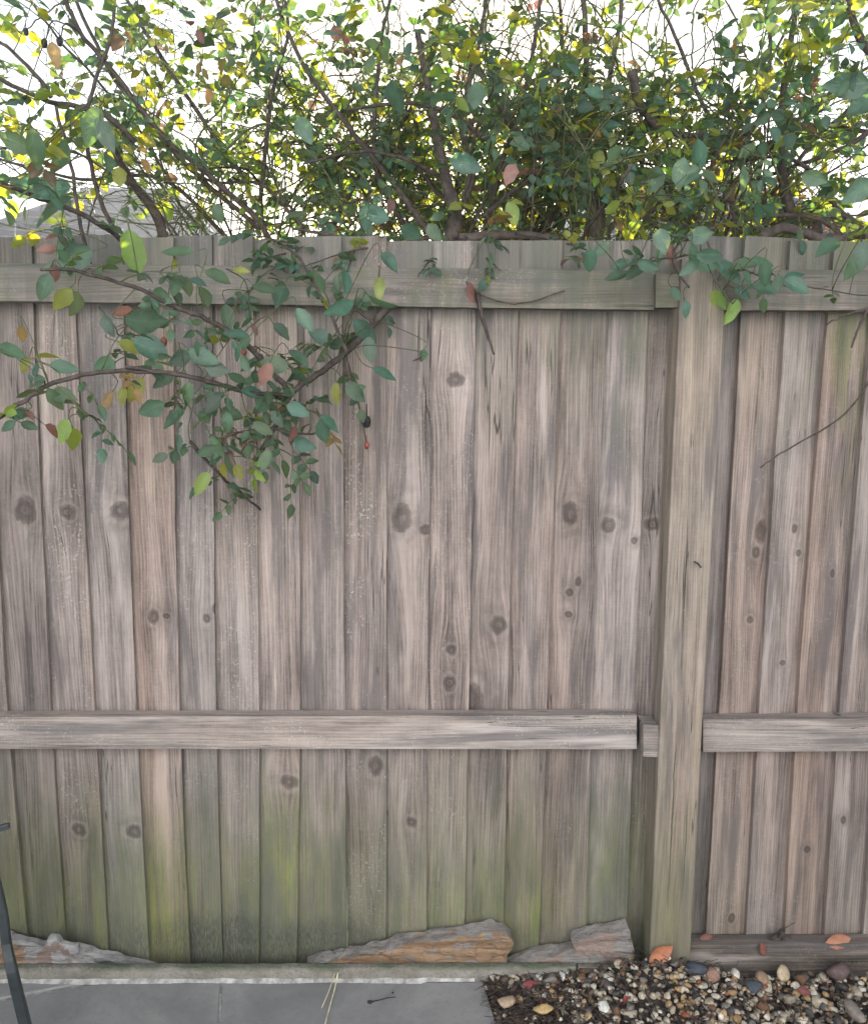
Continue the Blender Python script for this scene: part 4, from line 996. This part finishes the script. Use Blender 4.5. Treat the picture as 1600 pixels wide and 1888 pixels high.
def fallen(px, py, size, ang, kind, label, Y=None, Z=None, col=None, tilt=.3, stand=0.):
    p = at(px, py, Y) if Y is not None else atz(px, py, Z)
    l = Leaves(int(px)); L = size/1600*(p-CAM).length; a = R(ang)
    if stand: d = _r*math.cos(a)-_u*math.sin(a); nrm = Vector((.2, -1, .5))
    else: d = Vector((math.cos(a), math.sin(a), .12)); nrm = Vector((.15, -.55, 1))
    c, g_ = KINDS[kind]; c = col or c
    l.leaf(p-d*L*.5, d, nrm, L, .52, c, tuple(x*1.1 for x in c), .35, .12)
    o = l.build('fallen_leaf', DRYLEAF); 
    me = o.data; q = p.copy()
    me.transform(Matrix.Translation(-q)); o.location = q
    tag(o, label, 'fallen leaf', 'fallen leaves'); return o
fallen(1220, 1762, 46, -25, 'o', 'large orange fallen leaf leaning on the foot of the post', Y=-.115, col=(.50, .17, .08), stand=1)
fallen(1547, 1737, 42, -5, 'o', 'orange brown leaf lying on top of the gravel boards at the right', Y=-.06, col=(.44, .19, .11), stand=1)
fallen(1406, 1752, 24, 75, 'p', 'small rusty leaf stuck to the face of the upper gravel board', Y=-.071, col=(.24, .085, .06), stand=1)
fallen(1302, 1728, 22, -15, 'p', 'thin dark red leaf at the board foot just right of the post', Y=-.045, col=(.20, .07, .055), stand=1)
fallen(1154, 1850, 26, 80, 'p', 'red fallen leaf standing in the middle of the gravel', Z=.014, col=(.36, .08, .075), stand=1)
fallen(979, 1817, 28, 5, 'p', 'dark crimson leaf on the soil near the patio corner', Z=.012, col=(.24, .035, .045), stand=1)
fallen(1345, 1822, 26, -50, 'p', 'brown red leaf in the gravel below the gravel boards', Z=.014, col=(.25, .08, .06), stand=1)
fallen(1483, 1828, 24, 20, 'p', 'maroon leaf in the gravel toward the right side', Z=.014, col=(.20, .05, .05), stand=1)

# little dead sprig caught at the foot of the right-hand boards
sp_ = empty('dead_sprig', at(1430, 1740, -.045)); tag(sp_, 'small dark dead sprig caught behind the gravel board at the right panel foot', 'twig')
t = Tubes(); t.tube([at(1405, 1742, -.05), at(1432, 1722, -.04), at(1450, 1710, -.045), at(1466, 1701, -.05)], [.0028, .0022, .0012, .0007], 5)
t.tube([at(1432, 1722, -.04), at(1440, 1712, -.035)], [.002, .001], 5); t.build('stem', BARK, sp_)
l = Leaves(77)
for px, py, sz, an in [(1430,1730,22,150),(1440,1728,22,110),(1447,1735,20,60),(1420,1738,18,170),(1452,1732,16,20)]:
    p = at(px, py, -.05); L = sz/1600*2.3; a = R(an); d = _r*math.cos(a)-_u*math.sin(a); l.leaf(p-d*L*.5, d, (.2, -1, .3), L, .6, (.06, .04, .04), (.08, .04, .03), .4, .2)
l.build('withered_leaves', DRYLEAF, sp_)

# twig with a seed head lying on the patio
tw = empty('fallen_twig', (*G(705, 1850), .003)); tag(tw, 'thin dark twig with a pod at one end lying on the slate paving', 'twig')
t = Tubes(); P = [Vector((*G(682, 1851), .004)), Vector((*G(700, 1848), .005)), Vector((*G(715, 1844), .005)), Vector((*G(730, 1842), .004))]
t.tube(P, [.0016, .0013, .0012, .0008], 5); t.build('stem', DARKPOD, tw)
bm = bmesh.new(); bmesh.ops.create_icosphere(bm, subdivisions=2, radius=.005); bm.transform(Matrix.Translation(P[0]) @ Matrix.Diagonal((1.3, 1, .7, 1)))
bm_obj('pod', bm, DARKPOD, tw, True)
bm = bmesh.new(); bmesh.ops.create_icosphere(bm, subdivisions=1, radius=.0026); bm.transform(Matrix.Translation(Vector((*G(724, 1833), .003))) @ Matrix.Diagonal((1, 1.3, .8, 1)))
tag(bm_obj('crumb', bm, DARKPOD, None, True), 'tiny dark crumb on the paving beside the twig', 'debris')

# straw blade from the fence foot, coloured pale in place of sunlight
P = smooth([at(629, 1768, -.03), at(622, 1781, -.07), Vector((*G(607, 1826, .012), .012)), Vector((*G(593, 1860, .003), .004))], 5)
t = Tubes(); t.tube(P, np.linspace(.0019, .0009, len(P)), 4)
tag(t.build('straw_blade', STRAW), 'short bright straw blade, left of two, leaning from the fence gap across the kerb', 'straw')

P = smooth([at(632, 1772, -.05), at(624, 1790, -.09), Vector((*G(617, 1824, .006), .006)), Vector((*G(607, 1860, .003), .003)), Vector((*G(598, 1895, .003), .003))], 5)
t = Tubes(); t.tube(P, np.linspace(.0022, .0016, len(P)), 4)
tag(t.build('straw_blade', STRAW), 'second straw blade, longer and duller, lying to the right of the first on the paving', 'straw')

# ------------------------------------------------------------------ garden chair, only a front leg and an arm tip reach into the frame
ch = empty('garden_chair', (-1.15, -.55, 0)); tag(ch, 'dark metal garden chair at the left edge with only a splayed leg in view', 'chair')
def flat_bar(name, pts, w, th, taper=1., mat=METAL):
    """flat strip metal swept along pts, bevelled"""
    bm = bmesh.new(); rings = []; pts = [Vector(p) for p in pts]
    for i, p in enumerate(pts):
        tdir = (pts[min(len(pts)-1, i+1)]-pts[max(0, i-1)]).normalized(); a = tdir.cross(Vector((0, 1, 0)))
        if a.length < .1: a = Vector((1, 0, 0))
        a.normalize(); b = tdir.cross(a).normalized(); ww = w*(1+(taper-1)*i/(len(pts)-1))
        rings.append([bm.verts.new(p+a*sx*ww/2+b*sy*th/2) for sx, sy in ((-1, -1), (1, -1), (1, 1), (-1, 1))])
    for i in range(len(rings)-1):
        for k in range(4): bm.faces.new((rings[i][k], rings[i][(k+1) % 4], rings[i+1][(k+1) % 4], rings[i+1][k]))
    bm.faces.new(rings[0][::-1]); bm.faces.new(rings[-1])
    o = bm_obj(name, bm, mat, ch)
    m = o.modifiers.new('bevel', 'BEVEL'); m.width = min(w, th)*.22; m.segments = 2
    return o
YC = -.42
top = at(6, 1682, YC); A1 = at(12, 1740, YC); B1 = at(28, 1815, YC-.01); foot = atz(58, 1935, 0.004)
leg_pts = smooth([at(-14, 1590, YC+.01), top, A1, B1, foot], 4)
flat_bar('leg', leg_pts, .013, .011, 2.0)
off = Vector((-.42, 0, 0))
def mirror(pts, dx, dy): 
    cx = foot.x-.26; return [Vector((2*cx-p.x if dx else p.x, p.y+dy, p.z)) for p in pts]
flat_bar('leg', mirror(leg_pts, True, 0), .013, .011, 2.0)
flat_bar('leg', mirror(leg_pts, False, -.42), .013, .011, 2.0); flat_bar('leg', mirror(leg_pts, True, -.42), .013, .011, 2.0)
sx1 = leg_pts[0].x; sx0 = 2*(foot.x-.26)-sx1; sz = leg_pts[0].z
bm = rough_box(sx0-.02, sx1-.006, YC-.44, YC+.03, sz-.012, sz+.016, 2, 2, 1, 0, bev=.006); bm_obj('seat', bm, METAL, ch)
for xx in (sx0+.0, sx1-.03):
    flat_bar('back_post', [(xx, YC-.43, sz), (xx, YC-.47, sz+.25), (xx, YC-.50, sz+.42)], .022, .012)
    flat_bar('armrest', [(xx, YC-.46, sz+.21), (xx, YC-.2, sz+.215), (xx, YC+.0, sz+.20)], .03, .014)
bm = rough_box(sx0, sx1-.03, YC-.505, YC-.49, sz+.16, sz+.40, 2, 1, 2, 0, bev=.005); bm_obj('backrest', bm, METAL, ch)
tip = at(18, 1522, YC+.03); flat_bar('arm_stay', [(tip.x, tip.y, tip.z), (tip.x-.03, tip.y-.01, tip.z-.006), (sx1-.03, YC, sz+.05)], .012, .012)

# ------------------------------------------------------------------ haze: added volume imitating lens glare around the low sun
bm = bmesh.new(); bmesh.ops.create_cube(bm, size=1)
for v in bm.verts: v.co = Vector((v.co.x*24, 9+v.co.y*30, 3.2+v.co.z*9.4))
hz = bm_obj('haze', bm, []); hz['kind'] = 'stuff'; hz['label'] = 'thin added haze imitating lens glare around the low sun'
hm = bpy.data.materials.new('glare_haze'); hm.use_nodes = True; t_ = hm.node_tree; t_.nodes.remove(t_.nodes['Principled BSDF'])
pv = t_.nodes.new('ShaderNodeVolumePrincipled'); pv.inputs['Color'].default_value = (.93, .96, 1, 1); pv.inputs['Density'].default_value = .010; pv.inputs['Anisotropy'].default_value = .3
t_.links.new(pv.outputs[0], t_.nodes['Material Output'].inputs['Volume']); hz.data.materials.append(hm)
